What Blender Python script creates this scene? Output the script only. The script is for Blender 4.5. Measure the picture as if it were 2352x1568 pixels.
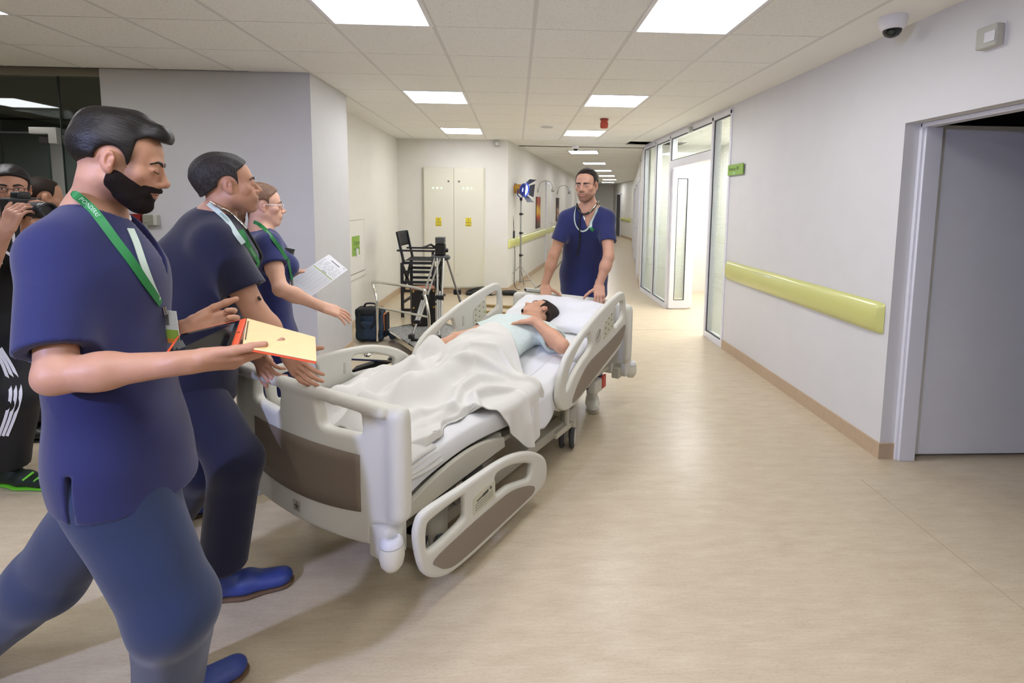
import bpy, bmesh, math, random
import numpy as np
from mathutils import Matrix, Vector
for _o in list(bpy.data.objects): bpy.data.objects.remove(_o)
SC = bpy.context.scene
COL = SC.collection
PI = math.pi
# ---------------------------------------------------------------- camera
FPX, CXP, CYP = 1173.91, 1238.26, 583.77
_yaw, _pit, _rol = [math.radians(a) for a in (2.5988, -5.6564, 0.6601)]
_F = Vector((math.sin(_yaw)*math.cos(_pit), math.cos(_yaw)*math.cos(_pit), math.sin(_pit)))
_r = Vector((math.cos(_yaw), -math.sin(_yaw), 0)); _u = _r.cross(_F)
_R = _r*math.cos(_rol)+_u*math.sin(_rol); _U = -_r*math.sin(_rol)+_u*math.cos(_rol)
camd = bpy.data.cameras.new('camera'); cam = bpy.data.objects.new('camera', camd); COL.objects.link(cam)
cam.matrix_world = Matrix(((_R.x, _U.x, -_F.x, 0), (_R.y, _U.y, -_F.y, 0), (_R.z, _U.z, -_F.z, 1.55), (0, 0, 0, 1)))
camd.sensor_width = 36; camd.lens = FPX/2352*36
camd.shift_x = (1176-CXP)/2352; camd.shift_y = (CYP-784)/2352
camd.clip_start = 0.05; camd.clip_end = 80
SC.camera = cam
# ---------------------------------------------------------------- world, exposure, big lights
w = bpy.data.worlds.new('world'); SC.world = w; w.use_nodes = True
w.node_tree.nodes['Background'].inputs[0].default_value = (0.9, 0.92, 1, 1)
w.node_tree.nodes['Background'].inputs[1].default_value = 0.02
SC.view_settings.view_transform = 'Standard'; SC.view_settings.look = 'None'
SC.view_settings.gamma = 1; SC.view_settings.use_curve_mapping = False
SC.view_settings.exposure = 1.0
PANEL_E = 9.0          # emission of the ceiling light panels
def spot(name, loc, target, energy, col, size, blend, rad):
    l = bpy.data.lights.new(name, 'SPOT'); l.energy = energy; l.color = col; l.spot_size = math.radians(size)
    l.spot_blend = blend; l.shadow_soft_size = rad
    o = bpy.data.objects.new(name, l); COL.objects.link(o); o.location = loc
    o.rotation_euler = (Vector(target)-Vector(loc)).to_track_quat('-Z', 'Y').to_euler(); return o
# the crew's second film lamp stands out of frame behind the bearded man
FILM = spot('film_lamp_light', (-1.95, -0.6, 2.1), (-0.6, 1.75, 0.6), 120, (0.50, 0.56, 1.0), 100, 0.6, 0.06)
# ---------------------------------------------------------------- materials
MATS = {}
def srgb(h):
    if isinstance(h, str): h = tuple(int(h[i:i+2], 16)/255 for i in (0, 2, 4))
    return tuple(c/12.92 if c <= .04045 else ((c+.055)/1.055)**2.4 for c in h)+(1,)
def mat(name, col, rough=.5, metal=0, spec=.5, noise=None, bump=None, emit=None, alpha=None, trans=None, sss=0, vcol=None, coat=0, sheen=0):
    """noise=(scale,amount[,stretch xyz]) tints the colour, bump=(scale,strength)"""
    if name in MATS: return MATS[name]
    m = bpy.data.materials.new(name); m.use_nodes = True; nt = m.node_tree; N = nt.nodes; L = nt.links
    b = N['Principled BSDF']; c = srgb(col) if not (isinstance(col, tuple) and len(col) == 4) else col
    b.inputs['Base Color'].default_value = c; b.inputs['Roughness'].default_value = rough
    b.inputs['Metallic'].default_value = metal; b.inputs['Specular IOR Level'].default_value = spec
    if coat: b.inputs['Coat Weight'].default_value = coat; b.inputs['Coat Roughness'].default_value = .08
    if sheen: b.inputs['Sheen Weight'].default_value = sheen
    if sss:
        b.inputs['Subsurface Weight'].default_value = sss; b.inputs['Subsurface Radius'].default_value = (.012, .005, .003)
        b.inputs['Subsurface Scale'].default_value = 1.0
    if trans: b.inputs['Transmission Weight'].default_value = trans
    if alpha is not None: b.inputs['Alpha'].default_value = alpha
    tc = N.new('ShaderNodeTexCoord')
    src = None
    if noise:
        n = N.new('ShaderNodeTexNoise'); n.inputs['Scale'].default_value = noise[0]; n.inputs['Detail'].default_value = 5
        mp = N.new('ShaderNodeMapping'); L.new(tc.outputs['Object'], mp.inputs[0]); L.new(mp.outputs[0], n.inputs['Vector'])
        if len(noise) > 2: mp.inputs['Scale'].default_value = noise[2]
        r = N.new('ShaderNodeMapRange'); L.new(n.outputs[0], r.inputs[0]); r.inputs[1].default_value = .3; r.inputs[2].default_value = .7
        r.inputs[3].default_value = 1-noise[1]; r.inputs[4].default_value = 1+noise[1]
        mx = N.new('ShaderNodeVectorMath'); mx.operation = 'SCALE'; mx.inputs[0].default_value = c[:3]; L.new(r.outputs[0], mx.inputs['Scale'])
        src = mx.outputs[0]
    if vcol:
        a = N.new('ShaderNodeAttribute'); a.attribute_name = 'tint'
        mx = N.new('ShaderNodeMix'); mx.data_type = 'RGBA'; mx.blend_type = 'MULTIPLY'; mx.inputs[0].default_value = 1
        if src: L.new(src, mx.inputs[6])
        else: mx.inputs[6].default_value = c
        L.new(a.outputs['Color'], mx.inputs[7]); src = mx.outputs[2]
    if src: L.new(src, b.inputs['Base Color'])
    if bump:
        n = N.new('ShaderNodeTexNoise'); n.inputs['Scale'].default_value = bump[0]; n.inputs['Detail'].default_value = 3
        mp = N.new('ShaderNodeMapping'); L.new(tc.outputs['Object'], mp.inputs[0]); L.new(mp.outputs[0], n.inputs['Vector'])
        if len(bump) > 2: mp.inputs['Scale'].default_value = bump[2]
        if len(bump) > 3:                                   # streaks along a direction: (.., stretch, euler)
            mp.vector_type = 'TEXTURE'; mp.inputs['Rotation'].default_value = bump[3]
            if noise and len(noise) > 2: mn = [q for q in N if q.type == 'MAPPING'][0]; mn.vector_type = 'TEXTURE'; mn.inputs['Rotation'].default_value = bump[3]
        bp = N.new('ShaderNodeBump'); bp.inputs['Strength'].default_value = bump[1]; bp.inputs['Distance'].default_value = .01
        L.new(n.outputs[0], bp.inputs['Height']); L.new(bp.outputs[0], b.inputs['Normal'])
    if emit:
        b.inputs['Emission Color'].default_value = srgb(emit[0]); b.inputs['Emission Strength'].default_value = emit[1]
    MATS[name] = m; return m
# ---------------------------------------------------------------- object helpers
def tag(o, label=None, cat=None, group=None, kind=None):
    if label: o['label'] = label
    if cat: o['category'] = cat
    if group: o['group'] = group
    if kind: o['kind'] = kind
    return o
def empty(name, loc=(0, 0, 0), label=None, cat=None, group=None, kind=None, rotz=0):
    o = bpy.data.objects.new(name, None); COL.objects.link(o); o.location = loc; o.rotation_euler = (0, 0, rotz)
    o.empty_display_size = .1
    return tag(o, label, cat, group, kind)
def dup(root, loc=None, rotz=None, label=None, group=None):
    r = root.copy(); COL.objects.link(r)
    if loc is not None: r.location = loc
    if rotz is not None: r.rotation_euler = (0, 0, rotz)
    if label: r['label'] = label
    if group: r['group'] = group
    for ch in list(root.children):
        c = ch.copy(); COL.objects.link(c); c.parent = r
        for g in list(ch.children):
            d = g.copy(); COL.objects.link(d); d.parent = c
    return r
def nrm(v):
    v = np.asarray(v, float); return v/max(1e-12, np.linalg.norm(v))
class MB:
    """collects geometry for ONE mesh object"""
    def __init__(s): s.v = []; s.f = []; s.m = []; s.smooth = []
    def add(s, vs, fs, mi=0, sm=False):
        b = len(s.v); s.v += [tuple(float(x) for x in v) for v in vs]; s.f += [[i+b for i in f] for f in fs]; s.m += [mi]*len(fs); s.smooth += [sm]*len(fs); return s
    def box(s, c, size, rot=None, mi=0):
        x, y, z = [k/2 for k in size]
        vs = [(-x, -y, -z), (x, -y, -z), (x, y, -z), (-x, y, -z), (-x, -y, z), (x, -y, z), (x, y, z), (-x, y, z)]
        if rot is not None:
            R_ = rot if isinstance(rot, Matrix) else Matrix.Rotation(rot, 3, 'Z')
            vs = [tuple(R_ @ Vector(v)) for v in vs]
        vs = [(v[0]+c[0], v[1]+c[1], v[2]+c[2]) for v in vs]
        return s.add(vs, [(0, 3, 2, 1), (4, 5, 6, 7), (0, 1, 5, 4), (1, 2, 6, 5), (2, 3, 7, 6), (3, 0, 4, 7)], mi)
    def bx(s, lo, hi, mi=0):
        return s.box([(a+b)/2 for a, b in zip(lo, hi)], [b-a for a, b in zip(lo, hi)], None, mi)
    def beam(s, a, b, wd, th, up=(0, 0, 1), mi=0):
        """rectangular bar from a to b, wd across, th along up"""
        a = np.array(a, float); b = np.array(b, float); d = nrm(b-a); u = np.array(up, float); u = nrm(u-d*(u@d)); r = np.cross(d, u)
        vs = [p+r*sx*wd/2+u*sz*th/2 for p in (a, b) for sx, sz in ((-1, -1), (1, -1), (1, 1), (-1, 1))]
        return s.add(vs, [(3, 2, 1, 0), (4, 5, 6, 7), (0, 1, 5, 4), (1, 2, 6, 5), (2, 3, 7, 6), (3, 0, 4, 7)], mi)
    def tube(s, path, r, n=10, closed=False, cap=True, mi=0, flat=None):
        """round tube along path; r number or list; flat=(normal, factor) squashes it"""
        P = [np.array(p, float) for p in path]; k = len(P); rs = r if isinstance(r, (list, tuple, np.ndarray)) else [r]*k
        T = []
        for i in range(k):
            a = P[(i-1) % k] if closed or i > 0 else P[i]; b = P[(i+1) % k] if closed or i < k-1 else P[i]; T.append(nrm(b-a))
        ref = np.array((0, 0, 1.)) if abs(T[0][2]) < .9 else np.array((1., 0, 0))
        u = nrm(ref-T[0]*(ref@T[0])); vs = []
        for i in range(k):
            u = nrm(u-T[i]*(u@T[i])); w_ = np.cross(T[i], u)
            for j in range(n):
                o = (u*math.cos(2*PI*j/n)+w_*math.sin(2*PI*j/n))*rs[i]
                if flat is not None: fn = nrm(flat[0]); o = o+fn*(o@fn)*(flat[1]-1)
                vs.append(P[i]+o)
        fs = [[i*n+j, i*n+(j+1) % n, ((i+1) % k)*n+(j+1) % n, ((i+1) % k)*n+j] for i in range(k if closed else k-1) for j in range(n)]
        s.add(vs, fs, mi, True)
        if cap and not closed:
            s.add(vs[:n], [list(range(n))[::-1]], mi); s.add(vs[-n:], [list(range(n))], mi)
        return s
    def lathe(s, prof, c=(0, 0, 0), axis=(0, 0, 1), n=20, mi=0, sm=True):
        """prof = [(radius, height)...] about axis through c"""
        ax = nrm(axis); ref = np.array((0, 0, 1.)) if abs(ax[2]) < .9 else np.array((1., 0, 0))
        u = nrm(ref-ax*(ref@ax)); w_ = np.cross(ax, u); c = np.array(c, float)
        vs = [c+ax*h+(u*math.cos(2*PI*j/n)+w_*math.sin(2*PI*j/n))*max(r, 1e-4) for r, h in prof for j in range(n)]
        fs = [[i*n+j, i*n+(j+1) % n, (i+1)*n+(j+1) % n, (i+1)*n+j] for i in range(len(prof)-1) for j in range(n)]
        s.add(vs, fs, mi, sm); s.add(vs[:n], [list(range(n))[::-1]], mi); s.add(vs[-n:], [list(range(n))], mi); return s
    def cyl(s, a, b, r, n=16, mi=0, r2=None):
        a = np.array(a, float); b = np.array(b, float); h = np.linalg.norm(b-a)
        return s.lathe([(r, 0), (r if r2 is None else r2, h)], a, b-a, n, mi)
    def prism(s, outline, org, ux, uy, th, holes=(), mi=0):
        """flat outline (2D list) with holes, extruded th along ux x uy"""
        bm = bmesh.new(); ux = Vector(ux).normalized(); uy = Vector(uy).normalized(); nz = ux.cross(uy); org = Vector(org)
        es = []
        for loop in [outline]+list(holes):
            vs = [bm.verts.new(org+ux*p[0]+uy*p[1]) for p in loop]
            es += [bm.edges.new((vs[i], vs[(i+1) % len(vs)])) for i in range(len(vs))]
        g = bmesh.ops.triangle_fill(bm, edges=es, use_beauty=True, use_dissolve=False, normal=nz)
        fc = [f for f in bm.faces]
        for f in fc:
            f.normal_update()
            if f.normal.dot(nz) > 0: f.normal_flip()
        r = bmesh.ops.extrude_face_region(bm, geom=fc)
        bmesh.ops.translate(bm, verts=[e for e in r['geom'] if isinstance(e, bmesh.types.BMVert)], vec=nz*th)
        bm.normal_update(); bmesh.ops.recalc_face_normals(bm, faces=bm.faces)
        bm.verts.index_update()
        s.add([v.co[:] for v in bm.verts], [[v.index for v in f.verts] for f in bm.faces], mi); bm.free(); return s
    def grid(s, P, mi=0, sm=True, closed_u=False):
        """P array (nu,nv,3) of points -> quads"""
        P = np.asarray(P, float); nu, nv = P.shape[:2]
        fs = [[i*nv+j, ((i+1) % nu)*nv+j, ((i+1) % nu)*nv+j+1, i*nv+j+1] for i in range(nu if closed_u else nu-1) for j in range(nv-1)]
        return s.add(P.reshape(-1, 3), fs, mi, sm)
    def build(s, name, mats, parent=None, origin=None, bevel=0, seg=2, smooth=None, solid=0, sub=0, wn=True):
        me = bpy.data.meshes.new(name); org = np.array(origin if origin is not None else (0, 0, 0), float)
        V = np.array(s.v, float)-org
        me.from_pydata(V.tolist(), [], s.f); mats = mats if isinstance(mats, (list, tuple)) else [mats]
        for m_ in mats: me.materials.append(m_)
        me.polygons.foreach_set('material_index', s.m)
        me.polygons.foreach_set('use_smooth', [bool(x) for x in s.smooth] if smooth is None else [smooth]*len(s.f))
        me.update(); o = bpy.data.objects.new(name, me); COL.objects.link(o)
        if origin is not None: o.location = origin
        if parent is not None: o.parent = parent
        if solid: md = o.modifiers.new('s', 'SOLIDIFY'); md.thickness = solid; md.offset = 0
        if bevel:
            md = o.modifiers.new('b', 'BEVEL'); md.width = bevel; md.segments = seg; md.limit_method = 'ANGLE'; md.angle_limit = .6; md.harden_normals = False
            me.polygons.foreach_set('use_smooth', [True]*len(s.f))
            if wn: md = o.modifiers.new('w', 'WEIGHTED_NORMAL'); md.keep_sharp = True
        if sub: md = o.modifiers.new('u', 'SUBSURF'); md.levels = sub; md.render_levels = sub
        return o
def text_mesh(body, size, font=None, extrude=0, align='CENTER'):
    """verts, faces of a text in its own xy plane, centred"""
    cu = bpy.data.curves.new('t', 'FONT'); cu.body = body; cu.size = size; cu.extrude = extrude; cu.resolution_u = 2
    cu.align_x = align; cu.align_y = 'CENTER'
    o = bpy.data.objects.new('t', cu); COL.objects.link(o)
    dg = bpy.context.evaluated_depsgraph_get(); me = bpy.data.meshes.new_from_object(o.evaluated_get(dg))
    V = np.array([v.co[:] for v in me.vertices]) if len(me.vertices) else np.zeros((0, 3)); Fc = [list(p.vertices) for p in me.polygons]
    bpy.data.objects.remove(o); bpy.data.curves.remove(cu); bpy.data.meshes.remove(me); return V, Fc
def put_text(mb, body, size, org, ux, uy, mi=0):
    V, Fc = text_mesh(body, size); ux = nrm(ux); uy = nrm(uy); org = np.array(org, float)
    if len(V): mb.add([org+ux*v[0]+uy*v[1] for v in V], Fc, mi)
def arc(c, r, a0, a1, n):
    return [(c[0]+r*math.cos(a0+(a1-a0)*i/n), c[1]+r*math.sin(a0+(a1-a0)*i/n)) for i in range(n+1)]
def rrect(w_, h_, r, n=5, cx=0, cy=0):
    o = []
    for sx, sy, a in ((1, 1, 0), (-1, 1, PI/2), (-1, -1, PI), (1, -1, 3*PI/2)):
        o += [(cx+p[0], cy+p[1]) for p in arc((sx*(w_/2-r), sy*(h_/2-r)), r, a, a+PI/2, n)]
    return o
def smooth_poly(pts, n=6, closed=True):
    """Catmull-Rom through 2D/3D points"""
    P = [np.array(p, float) for p in pts]; k = len(P); out = []
    for i in range(k if closed else k-1):
        p0, p1, p2, p3 = [P[j % k] if closed else P[min(max(j, 0), k-1)] for j in (i-1, i, i+1, i+2)]
        for t in np.linspace(0, 1, n, endpoint=False):
            out.append(.5*((2*p1)+(-p0+p2)*t+(2*p0-5*p1+4*p2-p3)*t*t+(-p0+3*p1-3*p2+p3)*t**3))
    if not closed: out.append(P[-1])
    return out
# ================================================================ materials of the room
M_WALL = mat('wall_paint', 'd9d8d8', .55, noise=(6, .015), bump=(220, .03))
M_WALLW = mat('wall_paint_warm', 'dddad2', .55, noise=(6, .015), bump=(220, .03))
M_CEIL = mat('ceiling_plaster', 'efeee9', .8)
M_GRID = mat('ceiling_grid_metal', 'd6d4cf', .45)
M_GAP = mat('ceiling_gap', '55524c', .9)
M_BASE = mat('baseboard_vinyl', 'bda68a', .45, noise=(30, .05))
M_WHITEMETAL = mat('white_metal', 'e6e6e8', .35)
M_ALU = mat('aluminium_frame', 'e3e3e8', .35)
M_DARK = mat('dark_gap', '141414', .7)
M_RAIL = mat('green_vinyl_rail', 'cdce7e', .28, spec=.6, noise=(3, .03), coat=.3)
M_GREEN = mat('sign_green', '86ad3c', .35)
M_INK = mat('ink', '23301a', .6)
M_BLACK = mat('black_plastic', '161616', .45)
M_LAMP = mat('light_panel', 'ffffff', .6, emit=('fafbff', PANEL_E))
M_GREY = mat('grey_plastic', 'b9b8ae', .5)
M_CHROME = mat('chrome', 'd8d6cc', .14, metal=1)
M_STEEL = mat('brushed_steel', 'a9a8a4', .32, metal=1)
def floor_mat():
    m = bpy.data.materials.new('linoleum'); m.use_nodes = True; nt = m.node_tree; N = nt.nodes; L = nt.links; b = N['Principled BSDF']
    tc = N.new('ShaderNodeTexCoord')
    def nz(sc, stretch, det=4):
        mp = N.new('ShaderNodeMapping'); mp.inputs['Scale'].default_value = stretch; mp.inputs['Rotation'].default_value = (0, 0, .12); L.new(tc.outputs['Object'], mp.inputs[0])
        n = N.new('ShaderNodeTexNoise'); n.inputs['Scale'].default_value = sc; n.inputs['Detail'].default_value = det; L.new(mp.outputs[0], n.inputs['Vector']); return n
    a = nz(40, (.35, 3, 1)); c = nz(9, (.6, 2.2, 1)); e = nz(130, (.5, 2, 1), 2)
    r = N.new('ShaderNodeValToRGB'); el = r.color_ramp.elements
    el[0].position = .28; el[0].color = srgb('b9a78c'); el[1].position = .72; el[1].color = srgb('d3c6ac')
    ad = N.new('ShaderNodeMath'); ad.operation = 'MULTIPLY_ADD'; ad.inputs[1].default_value = .5; L.new(c.outputs[0], ad.inputs[0])
    a2 = N.new('ShaderNodeMath'); a2.operation = 'MULTIPLY_ADD'; a2.inputs[1].default_value = .35; a2.inputs[2].default_value = 0.08; L.new(a.outputs[0], a2.inputs[0]); L.new(a2.outputs[0], ad.inputs[2])
    L.new(ad.outputs[0], r.inputs[0])
    mx = N.new('ShaderNodeMix'); mx.data_type = 'RGBA'; mx.blend_type = 'MULTIPLY'; mx.inputs[0].default_value = .5
    r2 = N.new('ShaderNodeValToRGB'); r2.color_ramp.elements[0].position = .25; r2.color_ramp.elements[0].color = (.72, .68, .62, 1); r2.color_ramp.elements[1].position = .5; r2.color_ramp.elements[1].color = (1, 1, 1, 1)
    L.new(e.outputs[0], r2.inputs[0]); L.new(r.outputs[0], mx.inputs[6]); L.new(r2.outputs[0], mx.inputs[7]); L.new(mx.outputs[2], b.inputs['Base Color'])
    b.inputs['Roughness'].default_value = .3; b.inputs['Specular IOR Level'].default_value = .45
    bp = N.new('ShaderNodeBump'); bp.inputs['Strength'].default_value = .06; bp.inputs['Distance'].default_value = .002; L.new(a.outputs[0], bp.inputs['Height']); L.new(bp.outputs[0], b.inputs['Normal'])
    return m
M_FLOOR = floor_mat()
def tile_mat():
    m = mat('ceiling_tile', 'efeee9', .9, bump=(120, .15)); nt = m.node_tree; N = nt.nodes; L = nt.links; b = N['Principled BSDF']
    v = N.new('ShaderNodeTexVoronoi'); v.inputs['Scale'].default_value = 70; tc = N.new('ShaderNodeTexCoord'); gm = N.new('ShaderNodeNewGeometry'); L.new(gm.outputs['Position'], v.inputs['Vector'])
    r = N.new('ShaderNodeValToRGB'); r.color_ramp.elements[0].position = .1; r.color_ramp.elements[0].color = srgb('b8b5ad'); r.color_ramp.elements[1].position = .22; r.color_ramp.elements[1].color = srgb('efeee9')
    L.new(v.outputs['Distance'], r.inputs[0]); L.new(r.outputs[0], b.inputs['Base Color']); return m
M_TILE = tile_mat()
# ================================================================ structure
ZC = 2.60                         # ceiling height
WX = 2.26                         # right wall
def st(name, mb, m, **k): return tag(mb.build(name, m, **k), kind='structure')
D2 = np.array((.2102, .9777, 0)); N2 = np.array((.9777, -.2102, 0))     # far corridor axis and its right
CA = np.array((-.145, 8.72, 0)); CB = np.array((WX, 9.13, 0))           # where its left and right walls start
fl = st('floor', MB().bx((-9, -6, -.1), (9, 32, 0)), M_FLOOR)
# right wall with doorway and glazed partition
st('wall_right', MB().bx((WX, 2.94, 0), (WX+.16, 5.37, ZC)).bx((WX, -4, 2.04), (WX+.16, 2.94, ZC)).bx((WX, -4, 0), (WX+.16, 1.55, 2.04)).bx((WX, 5.37, 2.56), (WX+.16, 9.13, ZC)), M_WALL)
st('trim_1', MB().bx((WX+.085, 2.915, 0), (WX+.15, 2.939, 2.04)).bx((WX+.1, 2.9, 0), (WX+.2, 2.916, 2.02)).bx((WX+.085, 1.55, 2.015), (WX+.15, 2.93, 2.039)), M_ALU, bevel=.003)
wl = MB()
def wallseg(mb, a, b, z0, z1, th, side):
    a = np.array(a, float)[:2]; b = np.array(b, float)[:2]; d = b-a; n = np.array((d[1], -d[0]))/np.linalg.norm(d)*th*side
    q = [a, b, b+n, a+n]; vs = [(p[0], p[1], z) for z in (z0, z1) for p in q]
    return mb.add(vs, [(0, 3, 2, 1), (4, 5, 6, 7), (0, 1, 5, 4), (1, 2, 6, 5), (2, 3, 7, 6), (3, 0, 4, 7)] if side < 0 else [(0, 1, 2, 3), (7, 6, 5, 4), (4, 5, 1, 0), (5, 6, 2, 1), (6, 7, 3, 2), (7, 4, 0, 3)])
# left side: wall facing us, pillar flank, recess, cabinet wall
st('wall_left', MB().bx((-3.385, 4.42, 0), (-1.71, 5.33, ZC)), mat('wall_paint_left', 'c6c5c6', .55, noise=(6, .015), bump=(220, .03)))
st('wall_recess', MB().bx((-2.15, 5.33, 0), (-1.99, 8.9, ZC)), M_WALLW)
st('wall_back', wallseg(MB().bx((-2.15, 8.72, 0), (-.145, 8.88, ZC)), CA, CA+D2*17, 0, ZC, .15, -1), M_WALLW)
E1 = CB+D2*13.2; E2 = np.array((5.12, 27, 0))
st('wall_corridor', wallseg(wallseg(wallseg(MB(), CB, E1, 0, ZC, .15, 1), E1, E2, 0, ZC, .15, 1), E2, E2+np.array((-3, .5, 0)), 0, ZC, .15, 1), M_WALLW)
# room shell outside the frame
st('wall_behind', MB().bx((-7.2, -4.2, 0), (2.5, -4, ZC)).bx((-7.2, -4, 0), (-7, 4.6, ZC)).bx((-7.2, 7.5, 0), (-3.3, 7.6, ZC)), mat('wall_far', '9a9894', .7))
# ceilings
st('ceiling', MB().bx((-7.2, -4.2, ZC+.03), (WX+.2, 9.2, ZC+.1)), M_GAP)
cb = MB().bx((1.8975, -4, ZC), (WX+.05, 9.0, ZC+.03)).bx((-2.2, 4.42, ZC), (-1.7025, 8.9, ZC+.03)).bx((-1.71, 8.61, ZC), (WX+.6, 9.6, ZC+.03))
a_, b_ = CA+np.array((-.4, .75, 0)), CB+np.array((.6, .4, 0))
vs = [tuple(p[:2])+(z,) for z in (ZC, ZC+.03) for p in (a_, b_, b_+D2*17, np.array((5.5, 27.5, 0)), a_+D2*19)]
cb.add(vs, [(4, 3, 2, 1, 0), (5, 6, 7, 8, 9)]+[(i, (i+1) % 5, 5+(i+1) % 5, 5+i) for i in range(5)])
st('ceiling_border', cb, M_CEIL)
# suspended ceiling: every tile its own object under an empty that is part of the ceiling
GX0, GY0, P_ = -1.1025, 3.21, .6
susp = empty('ceiling_grid', (0, 0, 0), kind='structure')
lightspots = {(0, -1), (3, -1), (0, 3), (3, 3), (0, 7), (3, 7), (-4, -1), (0, -5), (3, -5), (-8, -1), (-4, -5), (0, -9), (3, -9)}
tile0 = None
def add_tile(x, y, first=[None]):
    if first[0] is None:
        o = MB().bx((-.288, -.2965, 0), (.288, .2965, .015)).build('tile', M_TILE, susp); first[0] = o
    else:
        o = first[0].copy(); COL.objects.link(o)
    o.location = (x, y, ZC); return o
for c in range(-9, 5):
    for r in range(-9, 9):
        if r >= 2 and c < -1: continue
        if (c, r) in lightspots: continue
        if r < -4 and not (-2 < c < 5): continue
        add_tile(GX0+P_*(c+.5), GY0+P_*(r+.5))
g = MB()
for c in range(-9, 6):
    y1 = 8.61 if c >= -1 else 4.41
    g.bx((GX0+P_*c-.012, -2.2, ZC-.001), (GX0+P_*c+.012, y1, ZC+.02))
o = g.build('grid_bars', M_GRID, susp)
st('ceiling_back', MB().bx((-7.1, -4.1, ZC+.016), (1.9, -2.2, ZC+.026)), M_TILE)
# faint tile joints of the far corridor ceiling
g = MB()
for k in range(1, 26):
    p = CA+D2*(.6*k); g.beam(p+N2*.3+np.array((0, 0, ZC)), p+N2*2.1+np.array((0, 0, ZC)), .006, .002)
tag(g.build('trim_2', mat('joint', 'b5b0a6', .9)), kind='structure')
# lights
def ceiling_light(x, y, rz, label, group=None, first=[None]):
    if first[0] is None:
        t = empty('ceiling_light', cat='light'); first[0] = t
        MB().prism([(-.3, -.3), (.3, -.3), (.3, .3), (-.3, .3)], (0, 0, -.004), (1, 0, 0), (0, 1, 0), .02, [[(-.275, -.285), (-.275, .285), (.275, .285), (.275, -.285)]]).build('frame', M_WHITEMETAL, t)
        MB().bx((-.275, -.285, .001), (.275, .285, .012)).build('diffuser', M_LAMP, t)
    else: t = dup(first[0])
    t.location = (x, y, ZC-(.014 if y > 9 else 0)); t.rotation_euler = (0, 0, rz); tag(t, label, 'light', group); return t
nm = {(0, -1): 'square ceiling light nearest the camera on the side of the men in scrubs', (3, -1): 'square ceiling light nearest the camera on the handrail wall side',
      (0, 3): 'second ceiling light of the row on the electrical cabinet side', (3, 3): 'second ceiling light of the row by the glass partition, before the red sounder',
      (0, 7): 'third ceiling light of the row, just before the electrical cabinet', (3, 7): 'third ceiling light of the row by the glass partition, beyond the red sounder',
      (-4, -1): 'ceiling light at the dim end near the glass door, only a corner showing', (0, -5): 'ceiling light behind the camera, cabinet side', (3, -5): 'ceiling light behind the camera, handrail wall side',
      (0, -9): 'rearmost ceiling light behind the camera, cabinet side', (3, -9): 'rearmost ceiling light behind the camera, handrail wall side', (-8, -1): 'ceiling light mirrored in the dark glass door', (-4, -5): 'ceiling light behind the camera, dim end'}
for (c, r), lb in nm.items(): ceiling_light(GX0+P_*(c+.5), GY0+P_*(r+.5), 0, lb)
ordn = ['first', 'second', 'third', 'fourth', 'fifth', 'sixth']
for k, (x, y) in enumerate([(1.363, 10.37), (2.0, 13.13), (2.675, 15.92), (3.315, 18.75), (3.93, 21.6), (4.35, 24.3)]):
    ceiling_light(x-.02, y, -math.radians(12.1), ordn[k]+' light along the far corridor ceiling, counted from the hall', 'far corridor ceiling lights')
# baseboards
def base(name, segs, h=.1, th=.012):
    mb = MB()
    for a, b in segs: wallseg(mb, a, b, 0, h, th, -1)
    return st(name, mb, M_BASE)
base('baseboard_right', [((WX, 2.94, 0), (WX, 5.37, 0)), ((WX+.09, 2.94, 0), (WX-.012, 2.94, 0))])
base('baseboard_left', [((-1.71, 4.42, 0), (-3.385, 4.42, 0)), ((-1.71, 5.33, 0), (-1.71, 4.42, 0)), ((-1.99, 5.33, 0), (-1.71, 5.33, 0)), ((-1.99, 8.72, 0), (-1.99, 5.33, 0))])
base('baseboard_back', [((-.145, 8.72, 0), (-1.99, 8.72, 0)), (CA+D2*17, CA)])
base('baseboard_corridor', [(CB, E1), (E1, E2)])
# weld seams of the linoleum
st('trim_3', MB().bx((-.9, 6.18, .0), (2.2, 6.186, .0012)).bx((1.98, -1, 0), (1.985, 2.7, .0012)), mat('weld', 'b5a68c', .4))
# ---------------------------------------------------------------- glazed partition in the right wall
M_GLASS = mat('window_glass', (.93, .97, .95, 1), 0.02, trans=1.0, spec=.5); M_GLASS.node_tree.nodes['Principled BSDF'].inputs['IOR'].default_value = 1.45
def clear_glass(name, col, refl=.08, rough=.02):
    m = bpy.data.materials.new(name); m.use_nodes = True; nt = m.node_tree; N = nt.nodes; L = nt.links; N.remove(N['Principled BSDF'])
    t = N.new('ShaderNodeBsdfTransparent'); t.inputs[0].default_value = col; g_ = N.new('ShaderNodeBsdfGlossy'); g_.inputs['Roughness'].default_value = rough
    f = N.new('ShaderNodeLayerWeight'); f.inputs[0].default_value = .5; pw = N.new('ShaderNodeMath'); pw.operation = 'POWER'; pw.inputs[1].default_value = 4; L.new(f.outputs['Facing'], pw.inputs[0])
    ad = N.new('ShaderNodeMath'); ad.operation = 'MULTIPLY_ADD'; ad.inputs[1].default_value = .45; ad.inputs[2].default_value = refl; L.new(pw.outputs[0], ad.inputs[0])
    mx = N.new('ShaderNodeMixShader'); L.new(ad.outputs[0], mx.inputs[0]); L.new(t.outputs[0], mx.inputs[1]); L.new(g_.outputs[0], mx.inputs[2]); L.new(mx.outputs[0], N['Material Output'].inputs[0]); return m
M_PANE = clear_glass('partition_glass', (.93, .96, .94, 1), .03)
M_DGLASS = clear_glass('door_glass', (.55, .6, .58, 1), .05)
M_SLAT = mat('blind_slat', 'd8d8d2', .5)
M_GASKET = mat('gasket', '33343a', .5)
ZT = 2.56
posts = [9.1, 8.31, 7.52, 5.9, 5.39]
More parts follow.
